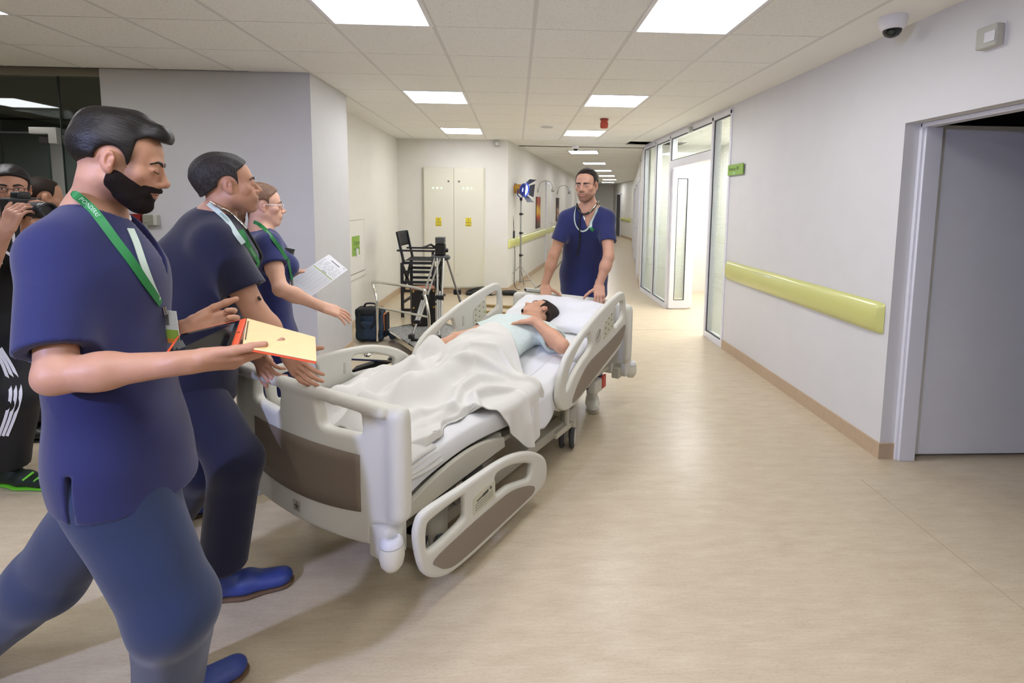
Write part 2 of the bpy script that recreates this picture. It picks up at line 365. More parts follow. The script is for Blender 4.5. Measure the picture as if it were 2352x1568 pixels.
part = empty('window_1', (0, 0, 0), kind='structure')
f = MB()
for y, wd in zip(posts, (.05, .045, .05, .05, .045)): f.bx((WX-.012, y-wd/2, .06), (WX+.09, y+wd/2, ZT))
f.bx((WX-.012, 5.37, ZT-.045), (WX+.09, 9.125, ZT+.01)).bx((WX-.012, 7.5, 0), (WX+.09, 9.125, .07)).bx((WX-.012, 5.37, 0), (WX+.09, 5.92, .07)).bx((WX-.014, 5.9, 2.085), (WX+.09, 7.52, 2.19))
f.build('window_frame', M_ALU, part, bevel=.004)
gk = MB()
def pane(y0, y1, z0, z1, slats=True):
    MB().bx((WX+.03, y0, z0), (WX+.036, y1, z1)).build('pane', M_PANE, part)
    gk.bx((WX+.004, y0, z0), (WX+.012, y0+.016, z1)).bx((WX+.004, y1-.012, z0), (WX+.012, y1, z1)).bx((WX+.004, y0, z1-.012), (WX+.012, y1, z1)).bx((WX+.004, y0, z0), (WX+.012, y1, z0+.012))
    if slats:
        s = MB(); z = z1-.03
        while z > z0+.02:
            s.box((WX+.058, (y0+y1)/2, z), (.016, y1-y0-.05, .0012), Matrix.Rotation(-.5, 3, 'Y')); z -= .0165
        tag(s.build('blind_slats', M_SLAT, part), kind='stuff')
        MB().bx((WX+.068, y1-.12, z0), (WX+.0695, y1-.117, z1)).bx((WX+.068, y0+.09, z0), (WX+.0695, y0+.093, z1)).build('blind_cord', M_GREY, part)
ys = [9.075, 8.3325, 8.2875, 7.545]
pane(8.3325, 9.075, .07, ZT-.045); pane(7.545, 8.2875, .07, ZT-.045); pane(5.925, 7.495, 2.19, ZT-.045); pane(5.4125, 5.875, .07, ZT-.045)
gk.build('gasket', M_GASKET, part)
# room behind the partition
st('wall_room', MB().bx((WX+1.35, 5.2, 0), (WX+1.45, 9.2, ZC)).bx((WX+.1, 9.02, 0), (WX+1.4, 9.12, ZC)).bx((WX+.17, 5.2, 0), (WX+1.4, 5.28, ZC)).bx((WX+.1, 5.2, ZC), (WX+1.4, 9.12, ZC+.05)), M_WALLW)
base('baseboard_room', [((WX+1.35, 5.3, 0), (WX+1.35, 9.0, 0))])
rl = bpy.data.lights.new('room_light', 'AREA'); rl.shape = 'RECTANGLE'; rl.size = .9; rl.size_y = 2.4; rl.energy = 55; rlo = bpy.data.objects.new('room_light', rl); COL.objects.link(rlo); rlo.location = (WX+.75, 7.2, 2.55)
# its door, swung open into the room
dr = empty('door_1', (WX+.02, 7.47, 0), kind='structure'); dr.rotation_euler = (0, 0, math.radians(4))
W_ = .3
MB().prism([(0, .012), (W_, .012), (W_, 2.06), (0, 2.06)], (0, .02, 0), (1, 0, 0), (0, 0, 1), .06, [[(.07, .14), (.07, 1.94), (W_-.07, 1.94), (W_-.07, .14)]]).build('door_leaf', M_ALU, dr, bevel=.004)
MB().bx((.07, -.015, .14), (W_-.07, -.009, 1.94)).build('door_glass', M_PANE, dr)
s = MB(); z = 1.9
while z > .16: s.box((W_/2, .0, z), (W_-.16, .016, .0012), Matrix.Rotation(.5, 3, 'X')); z -= .0165
tag(s.build('door_blind_slats', M_SLAT, dr), kind='stuff')
for z in (.25, 1.08, 1.9): MB().cyl((0, -.045, z-.05), (0, -.045, z+.05), .011, 10).build('hinge', M_WHITEMETAL, dr)
gg = MB().bx((.07, -.043, .14), (.077, -.038, 1.94)).bx((W_-.082, -.043, .14), (W_-.07, -.038, 1.94)).bx((.07, -.043, 1.93), (W_-.07, -.038, 1.94)).bx((.07, -.043, .14), (W_-.07, -.038, .148))
MB().bx((W_+.005, -.01, .012), (W_+.07, .05, 2.05)).build('door_stile', M_ALU, dr, bevel=.004)
gg.build('door_gasket', M_GASKET, dr)
# ---------------------------------------------------------------- grey door open on the right and the dim room behind
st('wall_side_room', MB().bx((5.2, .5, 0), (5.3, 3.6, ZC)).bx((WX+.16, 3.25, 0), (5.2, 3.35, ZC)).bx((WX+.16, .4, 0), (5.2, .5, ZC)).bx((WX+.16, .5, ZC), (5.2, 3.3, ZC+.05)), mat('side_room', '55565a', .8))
dr = empty('door_2', (WX+.13, 2.935, 0), kind='structure')
MB().bx((.03, .01, .02), (1.05, .05, 2.035)).build('door_leaf', mat('grey_door_laminate', 'e0e0e3', .45, noise=(4, .02)), dr, bevel=.003)
MB().bx((.002, .0, .02), (.032, .055, 2.035)).build('door_edge', mat('door_edge', 'b4b4c4', .4), dr, bevel=.003)
for z in (.35, 1.0, 1.75): MB().cyl((.0, -.012, z-.05), (.0, -.012, z+.05), .009, 10).build('hinge', M_STEEL, dr)
MB().tube([(.98, 0.005, 1.03), (.98, -.05, 1.03), (.86, -.05, 1.03)], .009, 8).build('door_handle', M_STEEL, dr)
# ---------------------------------------------------------------- glass door at the dim left end
gd = empty('door_3', (0, 4.5, 0), kind='structure')
MB().bx((-3.775, -.006, .01), (-3.395, .006, 2.545)).build('glass_panel', M_DGLASS, gd)
MB().bx((-4.9, -.006, .015), (-3.895, .006, 2.08)).build('glass_panel', M_DGLASS, gd)
MB().bx((-4.9, -.006, 2.095), (-3.785, .006, 2.545)).build('glass_panel', M_DGLASS, gd)
MB().bx((-7.0, -.006, .01), (-4.91, .006, 2.545)).build('glass_panel', M_DGLASS, gd)
MB().prism([(0, 0), (.215, 0), (.215, -.13), (.15, -.13), (.15, -.055), (0, -.055)], (-3.975, -.03, 2.125), (1, 0, 0), (0, 0, 1), .05).build('hinge_patch', mat('satin_steel', 'c4c2bb', .35, metal=.6), gd, bevel=.004)
MB().bx((-3.945, -.025, 2.0), (-3.83, .02, 2.062)).build('hinge_block', mat('hinge_dark', '2a2621', .5), gd, bevel=.003)
MB().bx((-7, -.04, 2.545), (-3.385, .05, 2.6)).build('head_rail', mat('dim_head', '8a8478', .6), gd)
e = mat('glass_edge', '26352f', .3)
MB().bx((-3.782, -.007, .01), (-3.776, .007, 2.545)).bx((-3.895, -.007, .015), (-3.889, .007, 2.08)).bx((-4.9, -.007, 2.082), (-3.785, .007, 2.09)).build('edge_strip', e, gd)
dl_ = bpy.data.lights.new('dark_room_fill', 'AREA'); dl_.size = .6; dl_.energy = 40; dlo = bpy.data.objects.new('dark_room_fill', dl_); COL.objects.link(dlo); dlo.location = (-5.2, 6.2, 2.5)  # added fill to lift the room behind the glass, no known lamp there
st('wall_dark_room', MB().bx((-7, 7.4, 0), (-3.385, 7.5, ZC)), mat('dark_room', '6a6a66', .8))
# ---------------------------------------------------------------- wall bumper rails
def bumper_prof(h=.19, d=.035):
    return [(d*math.sin(PI*t)**.45, -h/2+h*t) for t in np.linspace(0, 1, 13)]
def wall_rail(a, b, zc, h, d, nrm_, label, cap=True):
    a = np.array(a, float); b = np.array(b, float); L_ = np.linalg.norm(b-a); dx = (b-a)/L_; n = np.array(nrm_, float)
    t = empty('wall_handrail', a+np.array((0, 0, zc)), label, 'handrail')
    st_ = [(0, .02), (.012, .45), (.035, .8), (.07, 1), (L_-.07, 1), (L_-.035, .8), (L_-.012, .45), (L_, .02)]
    pr = bumper_prof(h, d)
    P = [[dx*s+n*(q[0]*k+.002)+np.array((0, 0, q[1]*(.9+.1*k))) for q in pr] for s, k in st_]
    MB().grid(P[2:6]).build('bumper_cover', M_RAIL, t); 
    MB().grid(P[:3]).build('end_cap', M_RAIL, t); MB().grid(P[5:]).build('end_cap', M_RAIL, t)
    MB().beam(dx*.02+n*.006+np.array((0, 0, 0)), dx*(L_-.02)+n*.006, .008, h*.8).build('rail_mount', M_GREY, t)
    return t
wall_rail((WX, 5.35, 0), (WX, 2.98, 0), .868, .2, .042, (-1, 0, 0), 'yellow green vinyl handrail on the white wall beside the grey door')
wall_rail(CA+D2*.02, CA+D2*15.5, .85, .165, .04, N2, 'long yellow green handrail on the corridor wall behind the film lamp')
wall_rail(E1+np.array((0, .3, 0)), E2+np.array((0, -.4, 0)), .85, .165, .04, (-1, 0, 0), 'yellow green handrail at the far end of the corridor')
# ================================================================ implicit-surface sculpting (bodies, hair, cloth)
def frame(fwd, up=(0, 0, 1)):
    """columns right, forward, up"""
    f = nrm(fwd); u = np.array(up, float); u = nrm(u-f*(u@f)); return np.stack([np.cross(f, u), f, u], 1)
def smin(a, b, k):
    if k <= 0: return np.minimum(a, b)
    h = np.clip(.5+.5*(b-a)/k, 0, 1); return b*(1-h)+a*h-k*h*(1-h)
def smax(a, b, k): return -smin(-a, -b, k)
class S:
    def __init__(s): s.ops = []
    def _p(s, fn, c, r, k, mode): s.ops.append((fn, np.array(c, float), r, k, mode)); return s
    def cap(s, a, b, ra, rb=None, k=.02, flat=None, mode='u'):
        a = np.array(a, float); b = np.array(b, float); rb = ra if rb is None else rb; sc = 1.
        if flat is not None: n = nrm(flat[0]); sc = flat[1]
        def T(q): return q if flat is None else q+n*((q@n)*(1/sc-1))[..., None]
        ba = T((b-a)[None])[0]; L2 = max(ba@ba, 1e-12); m = max(.55, min(1, sc))
        def fn(P):
            q = T(P-a); t = np.clip(q@ba/L2, 0, 1); return (np.linalg.norm(q-t[:, None]*ba, axis=1)-(ra+(rb-ra)*t))*m
        return s._p(fn, (a+b)/2, np.linalg.norm(b-a)/2+max(ra, rb)*max(1, sc), k, mode)
    def ell(s, c, r, R=None, k=.02, mode='u'):
        c = np.array(c, float); r = np.array(r, float) if not np.isscalar(r) else np.full(3, r); R = np.eye(3) if R is None else R
        def fn(P):
            q = (P-c)@R; k0 = np.linalg.norm(q/r, axis=1); k1 = np.linalg.norm(q/(r*r), axis=1)+1e-9; return k0*(k0-1)/k1
        return s._p(fn, c, r.max(), k, mode)
    def box(s, c, h, R=None, rnd=.01, k=.01, mode='u'):
        c = np.array(c, float); h = np.array(h, float)-rnd; R = np.eye(3) if R is None else R
        def fn(P):
            q = np.abs((P-c)@R)-h; return np.linalg.norm(np.maximum(q, 0), axis=1)+np.minimum(q.max(1), 0)-rnd
        return s._p(fn, c, np.linalg.norm(h)+rnd, k, mode)
    def cyl(s, a, b, r, k=.004, mode='s'):
        a = np.array(a, float); b = np.array(b, float); L_ = np.linalg.norm(b-a); d = (b-a)/L_; m = (a+b)/2
        def fn(P):
            q = P-m; t = q@d; rr = np.linalg.norm(q-t[:, None]*d, axis=1); return np.maximum(rr-r, np.abs(t)-L_/2)
        return s._p(fn, m, math.hypot(L_/2, r), k, mode)
    def fn(s, f, c, r, k=.01, mode='u'): return s._p(f, c, r, k, mode)
    def plane(s, c, n, k=.004):
        """cuts away the side the normal points to"""
        c = np.array(c, float); n = nrm(n); return s._p(lambda P: (P-c)@n, c, 1e6, k, 'i')
    def noise(s, f): return s._p(f, (0, 0, 0), 1e6, 0, 'n')
    def sub(s, other, k=.02, mode='u'):
        c, r = other.bound(); return s._p(lambda P: other.ev(P), c, r, k, mode)
    def bound(s):
        lo = np.min([o[1]-o[2] for o in s.ops if o[4] == 'u'], axis=0); hi = np.max([o[1]+o[2] for o in s.ops if o[4] == 'u'], axis=0)
        return (lo+hi)/2, np.linalg.norm(hi-lo)/2
    def ev(s, P, init=.06):
        d = np.full(len(P), init); lo, hi = P.min(0), P.max(0)
        for fn, c, r, k, mode in s.ops:
            if r > 1e5: idx = slice(None)
            else:
                if (np.maximum(np.maximum(lo-c, c-hi), 0)**2).sum() > (r+.05+k)**2: continue
                idx = np.nonzero(((P-c)**2).sum(1) < (r+.05+k)**2)[0]
                if not len(idx): continue
            v = fn(P[idx])
            if mode == 'u': d[idx] = smin(d[idx], v, k)
            elif mode == 's': d[idx] = smax(d[idx], -v, k)
            elif mode == 'i': d[idx] = smax(d[idx], v, k)
            elif mode == 'n': d[idx] = d[idx]+v
        return d
    def mesh(s, h, B=8):
        los = np.min([o[1]-o[2] for o in s.ops if o[4] == 'u'], axis=0)-.02; his = np.max([o[1]+o[2] for o in s.ops if o[4] == 'u'], axis=0)+.02
        W = B*h; n = np.ceil((his-los)/W).astype(int)
        g = np.stack(np.meshgrid(*[np.arange(k) for k in n], indexing='ij'), -1).reshape(-1, 3)
        # keep blocks near any primitive
        ctr = los+(g+.5)*W; d = np.concatenate([s.ev(ctr[i:i+2000], .12) for i in range(0, len(ctr), 2000)])
        g = g[np.abs(d) < W*.87*1.25+.008]; g = g[np.lexsort((g//3).T)]
        o = np.arange(B+1); O = np.stack(np.meshgrid(o, o, o, indexing='ij'), -1).reshape(-1, 3)
        keys, pos, quads = [], [], []
        M = np.array([1 << 40, 1 << 20, 1], dtype=np.int64)
        C8 = np.array([(i, j, k) for i in (0, 1) for j in (0, 1) for k in (0, 1)])
        for b0 in range(0, len(g), 48):
            gb = g[b0:b0+48]; I = (gb[:, None]*B+O[None]); D = s.ev((los+I.reshape(-1, 3)*h)).reshape(len(gb), B+1, B+1, B+1)
            sg = D < 0
            cs = np.stack([sg[:, i:i+B, j:j+B, k:k+B] for i, j, k in C8], -1); act = cs.any(-1) & ~cs.all(-1)
            w_ = np.nonzero(act)
            if not len(w_[0]): continue
            cv = np.stack([D[w_[0], w_[1]+i, w_[2]+j, w_[3]+k] for i, j, k in C8], -1)
            base_ = gb[w_[0]]*B+np.stack(w_[1:], -1)
            acc = np.zeros((len(base_), 3)); cnt = np.zeros(len(base_))
            for a in range(8):
                for ax in range(3):
                    if C8[a][ax]: continue
                    b = a+(4, 2, 1)[ax]; x, y = cv[:, a], cv[:, b]; cr = (x < 0) != (y < 0)
                    t = np.where(cr, x/np.where(cr, x-y, 1), 0); p = C8[a]+np.zeros((len(base_), 3)); p[:, ax] += t
                    acc += p*cr[:, None]; cnt += cr
            keys.append(base_@M); pos.append(los+(base_+acc/cnt[:, None])*h)
            for ax in range(3):
                sl = [slice(0, B)]*3; s2 = list(sl); s2[ax] = slice(1, B+1)
                A_, B_ = sg[(slice(None), *sl)], sg[(slice(None), *s2)]; e = np.nonzero(A_ != B_)
                if not len(e[0]): continue
                c0 = gb[e[0]]*B+np.stack(e[1:], -1); inside = A_[e]
                u, v = np.zeros(3, int), np.zeros(3, int); u[(ax+1) % 3] = 1; v[(ax+2) % 3] = 1
                q = np.stack([(c0-u-v)@M, (c0-v)@M, c0@M, (c0-u)@M], 1); q[~inside] = q[~inside][:, ::-1]; quads.append(q)
        K = np.concatenate(keys); V = np.concatenate(pos); od = np.argsort(K); K = K[od]; V = V[od]; Q = np.concatenate(quads)
        ix = np.searchsorted(K, Q); ix = np.minimum(ix, len(K)-1); ok = (K[ix] == Q).all(1)
        return V, ix[ok]
def root_of(o):
    while o.parent is not None: o = o.parent
    return o
def mesh_obj(name, V, Q, m, parent=None, tint=None, mi=None, local=False):
    """V in world coordinates (or in the parent's when local)"""
    me = bpy.data.meshes.new(name); org = np.zeros(3) if local or parent is None else np.array(root_of(parent).location)
    V = np.asarray(V); n, q = len(V), len(Q); k = Q.shape[1]
    me.vertices.add(n); me.vertices.foreach_set('co', (V-org).astype(np.float32).ravel())
    me.loops.add(q*k); me.loops.foreach_set('vertex_index', Q.astype(np.int32).ravel())
    me.polygons.add(q); me.polygons.foreach_set('loop_start', np.arange(0, q*k, k, dtype=np.int32))
    me.polygons.foreach_set('use_smooth', np.ones(q, bool))
    for m_ in (m if isinstance(m, (list, tuple)) else [m]): me.materials.append(m_)
    if mi is not None: me.polygons.foreach_set('material_index', np.asarray(mi, np.int32))
    me.update(calc_edges=True)
    if tint is not None:
        a = me.attributes.new('tint', 'FLOAT_COLOR', 'POINT'); c = np.ones((n, 4), np.float32); c[:, :3] = tint; a.data.foreach_set('color', c.ravel())
    o = bpy.data.objects.new(name, me); COL.objects.link(o)
    if parent is not None: o.parent = parent
    return o
def wrinkle(amp, sc=14, seed=0, dirn=None, sharp=1):
    rs = np.random.RandomState(seed); Ks = rs.normal(size=(7, 3)); Ks /= np.linalg.norm(Ks, axis=1)[:, None]; Ks *= sc*(.5+rs.rand(7, 1)*1.2); ph = rs.rand(7)*6.28
    if dirn is not None: dn = nrm(dirn); Ks = Ks-.8*np.outer(Ks@dn, dn)
    def f(P):
        Wp = np.sin(P@Ks[0]*.35+1)*.9; o = 0
        for i in range(7): o = o+np.sin(P@Ks[i]*2.2+ph[i]+Wp*(1+.3*i))*(1/(1+.25*i))
        o = o/3.2; o = np.sign(o)*np.abs(o)**sharp
        return amp*o
    return f
def poly2d(P2, poly):
    """signed distance in the plane to a closed polygon"""
    A = np.asarray(poly, float); B = np.roll(A, -1, 0); d = np.full(len(P2), 1e9); ins = np.zeros(len(P2), bool)
    for a, b in zip(A, B):
        e = b-a; w_ = P2-a; t = np.clip((w_@e)/max(e@e, 1e-12), 0, 1); q = w_-t[:, None]*e; d = np.minimum(d, (q*q).sum(1))
        c = (a[1] <= P2[:, 1]) != (b[1] <= P2[:, 1]); xs = a[0]+(P2[:, 1]-a[1])/(e[1] if abs(e[1]) > 1e-12 else 1e-12)*e[0]; ins ^= c & (P2[:, 0] < xs)
    return np.sqrt(d)*np.where(ins, -1, 1)
# ---------------------------------------------------------------- heads
def head_sdf(female=False, lids=.0035, lo_jaw=1.0, nose=1.0, detail=True):
    """local frame: x right, y forward, z up, eyes at z=0"""
    h = S(); j = .9 if female else 1.0
    h.ell((0, -.022, .036), (.074, .097, .084), k=.0)
    h.ell((0, .026, .03), (.062, .058, .058), k=.03)
    h.ell((0, .034, -.032), (.056*j, .054, .068), k=.03)
    for sx in (-1, 1):
        h.cap((sx*.054*j, .0, -.05), (sx*.02*j, .06, -.098*lo_jaw), .02, .017, k=.03)
        h.ell((sx*.046, .05, -.022), (.02, .022, .017), k=.02)
    h.ell((0, .072, -.101*lo_jaw), (.022*j, .018, .015), k=.02)
    h.cap((-.034, .076, .019), (.034, .076, .019), .0105 if not female else .008, k=.016)
    h.cap((0, .083, .012), (0, .105*nose, -.028), .0085, .0115*(.85 if female else 1), k=.010)
    h.ell((0, .108*nose, -.032), (.0115, .012, .0105), k=.008)
    for sx in (-1, 1):
        h.ell((sx*.031, .098, .0), (.018, .015, .0115), k=.014, mode='s')
        h.ell((sx*.031, .0755, -.0005), (.017, .0145, .0135), k=.005)
        h.ell((sx*.0125, .097, -.037), (.0085, .011, .008), k=.006)
        if detail and lids > 0: h.ell((sx*.031, .093, -.0012), (.0125, .011, lids), k=.0015, mode='s')
    h.ell((0, .0875, -.0618), (.024, .0100, .0056), k=.006); h.ell((0, .0865, -.0732), (.021, .0098, .0062), k=.006); h.ell((0, .072, -.060), (.034, .024, .032), k=.02)
    h.cap((-.023, .0935, -.0665), (0, .0985, -.0675), .0022, k=.003, mode='s'); h.cap((.023, .0935, -.0665), (0, .0985, -.0675), .0022, k=.003, mode='s')
    for sx in (-1, 1):
        Re = frame((sx*.35, 1, 0), (0, -.18, 1))
        h.ell((sx*.0775, -.014, -.006), (.0085, .017, .0275), Re, k=.006); h.ell((sx*.076, -.006, -.029), (.007, .0095, .0105), Re, k=.006)
        if detail: h.ell((sx*.0855, -.009, -.003), (.006, .0085, .0165), Re, k=.003, mode='s'); h.ell((sx*.081, -.006, -.006), (.004, .005, .008), Re, k=.003)
    return h
def placed(local, c, R, sc=1.):
    """a local SDF moved into the world"""
    c = np.array(c, float); lc, lr = local.bound(); w_ = S()
    w_._p(lambda P: local.ev((P-c)@R/sc)*sc, c+R@(lc*sc), lr*sc+.03, .0, 'u'); return w_
def hair_sdf(thick, region, noise=.002, seed=1, extra=None, sc=60):
    h = S(); t = thick
    h.ell((0, -.022, .038), (.075+t*.8, .098+t, .085+t), k=0); h.ell((0, .024, .034), (.063+t*.6, .060+t*.8, .060+t*.8), k=.03)
    if extra: extra(h)
    h.noise(wrinkle(noise, sc, seed, (0, .8, .3)))
    h._p(region, (0, 0, 0), 1e6, .006, 'i')
    return h
# ---------------------------------------------------------------- hands
def add_hand(s, W, d, n, side, curl=(20, 25, 15), spread=6, thumb=(35, 20), sc=1., curls=None, k=.006, thumb_n=.25):
    """W wrist, d towards the fingers, n out of the palm, side +1 when the thumb lies towards d x n ... thumb angle (out, bend)"""
    W = np.array(W, float); d = nrm(d); n = np.array(n, float); n = nrm(n-d*(n@d)); t = np.cross(d, n)*side      # t towards the thumb
    s.cap(W-d*.02*sc, W+d*.03*sc, .026*sc, .03*sc, k=.02, flat=(n, .72))
    s.box(W+d*.055*sc, np.array((.041, .046, .0135))*sc, np.stack([t, d, n], 1), rnd=.0125*sc, k=.014)
    s.cap(W+d*.02*sc+t*.018*sc+n*.008*sc, W+d*.052*sc+t*.034*sc+n*.008*sc, .016*sc, .0135*sc, k=.012)       # thumb pad
    L_ = [(.044, .026, .021), (.049, .030, .022), (.045, .028, .022), (.035, .021, .019)]; Rr = [.0092, .0095, .009, .008]
    for i in range(4):
        u = (1.5-i)/1.5; K = W+(d*(.099-.004*abs(u)*(1.6 if i == 3 else .6))+t*u*.0315)*sc; cu = curls[i] if curls else curl
        dirn = nrm(d+t*math.tan(math.radians(spread*u))); ang = 0; s.cap(W+d*.05*sc+t*u*.024*sc, K, .0115*sc, .0112*sc, k=.008)
        p = K
        for q in range(3):
            ang += math.radians(cu[q]); dd = dirn*math.cos(ang)+n*math.sin(ang); e = p+dd*L_[i][q]*sc
            s.cap(p, e, Rr[i]*(1.04-.1*q)*sc, Rr[i]*(.97-.11*q)*sc, k=.003 if q == 0 else .002); p = e
    K = W+(d*.038+t*.036+n*.006)*sc; a = math.radians(thumb[0])
    dirn = nrm(d*math.cos(a)+t*math.sin(a)+n*thumb_n); p = K; bx_ = nrm(d*.7+n*.5-t*.5)
    for q, (l, r0, r1) in enumerate(((.04, .0125, .0112), (.034, .0112, .0105), (.027, .0105, .0082))):
        b = math.radians(thumb[1])*(.0, 1, 1.6)[q]; dd = nrm(dirn*math.cos(b)+bx_*math.sin(b)); e = p+dd*l*sc; s.cap(p, e, r0*sc, r1*sc, k=.005); p = e
    return s
# ================================================================ hospital bed (local frame: x foot to head, y towards the far side, z up)
BA = math.radians(56.9)
BU = np.array((math.cos(BA), math.sin(BA), 0)); BV = np.array((-math.sin(BA), math.cos(BA), 0)); BO = np.array((-.442, 1.726, 0))+.47*BV
def bw(x, y, z): return BO+BU*x+BV*y+np.array((0, 0, z))
M_BED = mat('bed_plastic', 'cfcdc2', .42, spec=.4)
M_BEDM = mat('bed_metal_cream', 'bdb9aa', .45)
M_BROWN = mat('taupe_inlay', '85796b', .5, noise=(260, .05))
M_BROWN2 = mat('footboard_inlay', '76695a', .55, noise=(260, .05))
M_MECH = mat('mechanism_grey', '8d8b86', .4, metal=.3)
M_RUBBER = mat('tyre_rubber', '3e4044', .6)
M_KEYPAD = mat('keypad_membrane', 'c3c0ab', .5)
M_SHEET = mat('white_sheet', 'dcdcde', .8, bump=(30, .06), sheen=.15)
M_BLANKET = mat('cream_cotton_blanket', 'd6d4ce', .85, bump=(260, .1), sheen=.2)
M_RED = mat('red_plastic', 'c0392b', .4)
bed = empty('hospital_bed', BO, 'wheeled hospital bed with beige plastic boards, taupe inlays and split side rails', 'bed', rotz=BA)
def slab(outline, th, axis='y', at=0., holes=(), rnd=.012, hk=.012, bend=None):
    """plastic panel: 2-D outline extruded along an axis, edges rounded, as an implicit solid"""
    O = np.array(smooth_poly(outline, 4)); H_ = [np.array(smooth_poly(h, 4)) for h in holes]
    lo, hi = O.min(0), O.max(0); i2 = (0, 2) if axis == 'y' else (1, 2); ia = 1 if axis == 'y' else 0
    def fn(P):
        p2 = P[:, i2]; t = P[:, ia]-at
        if bend is not None: t = t-bend(P)
        d2 = poly2d(p2, O)
        for h in H_: d2 = smax(d2, -poly2d(p2, h), hk)
        q = np.stack([d2+rnd, np.abs(t)-th/2+rnd], 1); return np.linalg.norm(np.maximum(q, 0), axis=1)+np.minimum(q.max(1), 0)-rnd
    c = np.zeros(3); c[list(i2)] = (lo+hi)/2; c[ia] = at; s = S(); s._p(fn, c, math.hypot(*(hi-lo))/2+th, 0, 'u'); return s
bendf = lambda P: .22*P[:, 1]**2
def endboard():
    zb = .29; O = [(-.505, .52), (-.505, .78), (-.47, .826), (-.3, .836), (0, .838), (.3, .836), (.47, .826), (.505, .78), (.505, .52), (.49, .405), (.42, .385), (.375, .37), (.37, .31), (.33, .288), (0, .28), (-.33, .288), (-.37, .31), (-.375, .37), (-.42, .385), (-.49, .405)]
    hl = [(.125, .80), (.23, .803), (.318, .798), (.332, .755), (.325, .708), (.23, .70), (.14, .703), (.122, .75)]; hr = [(-a, b) for a, b in hl][::-1]
    s = slab(O, .05, 'x', 0, [hl, hr], .018, .01, bendf)
    for sy in (-1, 1): s.cap((.045, sy*.475, .44), (.045, sy*.475, .79), .034, k=.03, flat=((1, 0, 0), 1.0))
    s.cap((.004, -.44, .818), (.0, -.2, .822), .023, k=.012); s.cap((.0, -.2, .822), (.0, .2, .822), .023, k=.012); s.cap((.0, .2, .822), (.004, .44, .818), .023, k=.012)
    return s
EV, EQ = endboard().mesh(.006)
fb = mesh_obj('footboard', EV, EQ, M_BED, bed, local=True)
HV = EV*np.array((-1, 1, 1)); HV[:, 0] += 2.345; HV[:, 2] += -.008
hb = mesh_obj('headboard', HV, EQ[:, ::-1], M_BED, bed, local=True)
def inlay_curved(name, par, zlo, zhi, ymax, x0, m, sgn=1, n=28):
    mb = MB(); P = []
    for y in np.linspace(-ymax, ymax, n):
        zl = zlo-.022*(1-(y/ymax)**2); P.append([(x0+sgn*.22*y*y, y, z) for z in np.linspace(zl, zhi, 6)])
    mb.grid(np.array(P)); return mb.build(name, m, par, solid=.004, smooth=True)
inlay_curved('inlay_panel', fb, .417, .634, .328, -.0265, M_BROWN2)
inlay_curved('inlay_panel', hb, .41, .626, .328, 2.345+.0265, M_BROWN2, -1)
lg = MB().bx((-.027, .0, .318), (-.0255, .045, .362))
o_ = lg.build('maker_label', mat('label_grey', 'aaa798', .5), fb)
MB().prism([(.0, .0), (.012, .004), (.016, .018), (.02, .004), (.032, .0), (.022, -.007), (.024, -.02), (.014, -.011), (.006, -.02), (.01, -.007)], (-.0272, .036, .342), (0, -1, 0), (0, 0, 1), .001).build('label_mark', mat('label_ink', '55534c', .5), fb)
# corner bumpers
def bumper(x, y, z, sx):
    t = S(); t.box((x+sx*-.035, y*.88, z+.02), (.05, .05, .065), rnd=.012, k=0); t.cap((x+sx*-.02, y*.93, z+.05), (x+sx*-.02, y*.93, z+.0), .045, k=.02)
    V, Q = t.mesh(.006); b = mesh_obj('corner_bracket', V, Q, M_BED, bed, local=True)
    pr = [(.0, -.066), (.026, -.062), (.04, -.042), (.046, -.012), (.046, .018), (.043, .03)]
    MB().lathe(pr, (x, y, z)).build('bumper_roller', mat('bumper_cream', 'd6d3c6', .4), b)
    MB().lathe([(.042, .033), (.04, .048), (.03, .06), (.018, .064), (.016, .05), (0, .05)], (x, y, z)).build('bumper_cap', mat('bumper_white', 'dddde0', .4), b)
for y in (-.46, .46): bumper(.02, y, .295, -1); bumper(2.44, y, .30, 1)
for sx, y in ((.0, -.39), (.0, .39)):
    MB().bx((2.3, y-.03 if y < 0 else y-.03, .25), (2.44, y+.03, .33)).build('bumper_arm', M_BEDM, bed, bevel=.008)
# deck, frame, mechanism
mb = MB(); mb.bx((.1, -.36, .33), (1.25, .36, .37)); mb.bx((1.25, -.36, .33), (2.25, .36, .36))
mb.build('deck_frame', M_BEDM, bed, bevel=.006)
def arch(y):
    top = smooth_poly([(.10, .40), (.17, .425), (.3, .455), (.45, .47), (.6, .462), (.76, .425)], 4, False); bot = [(.77, .372), (.1, .355)]
    return MB().prism([tuple(p) for p in top]+bot, (0, y+.012, 0), (1, 0, 0), (0, 0, 1), .024).build('deck_side_cover', M_BEDM, bed, bevel=.004)
arch(-.43); arch(.43)
a = math.radians(11)
MB().beam((1.25, -.40, .40), (2.2, -.40, .40+.95*math.tan(a)), .03, .05).beam((1.25, .40, .40), (2.2, .40, .40+.95*math.tan(a)), .03, .05).build('backrest_frame', M_BEDM, bed, bevel=.005)
MB().beam((1.25, 0, .40), (2.2, 0, .40+.95*math.tan(a)), .8, .02).build('backrest_plate', M_BEDM, bed)
MB().beam((.78, 0, .385), (1.25, 0, .395), .82, .02).beam((.12, 0, .385), (.78, 0, .42), .82, .02).build('deck_plate', M_BEDM, bed)
MB().cyl((.3, -.4, .33), (.75, -.4, .345), .011).cyl((.5, -.4, .325), (.62, -.4, .33), .018).build('gas_spring', mat('gas_spring', '4b4b4d', .3, metal=.6), bed)
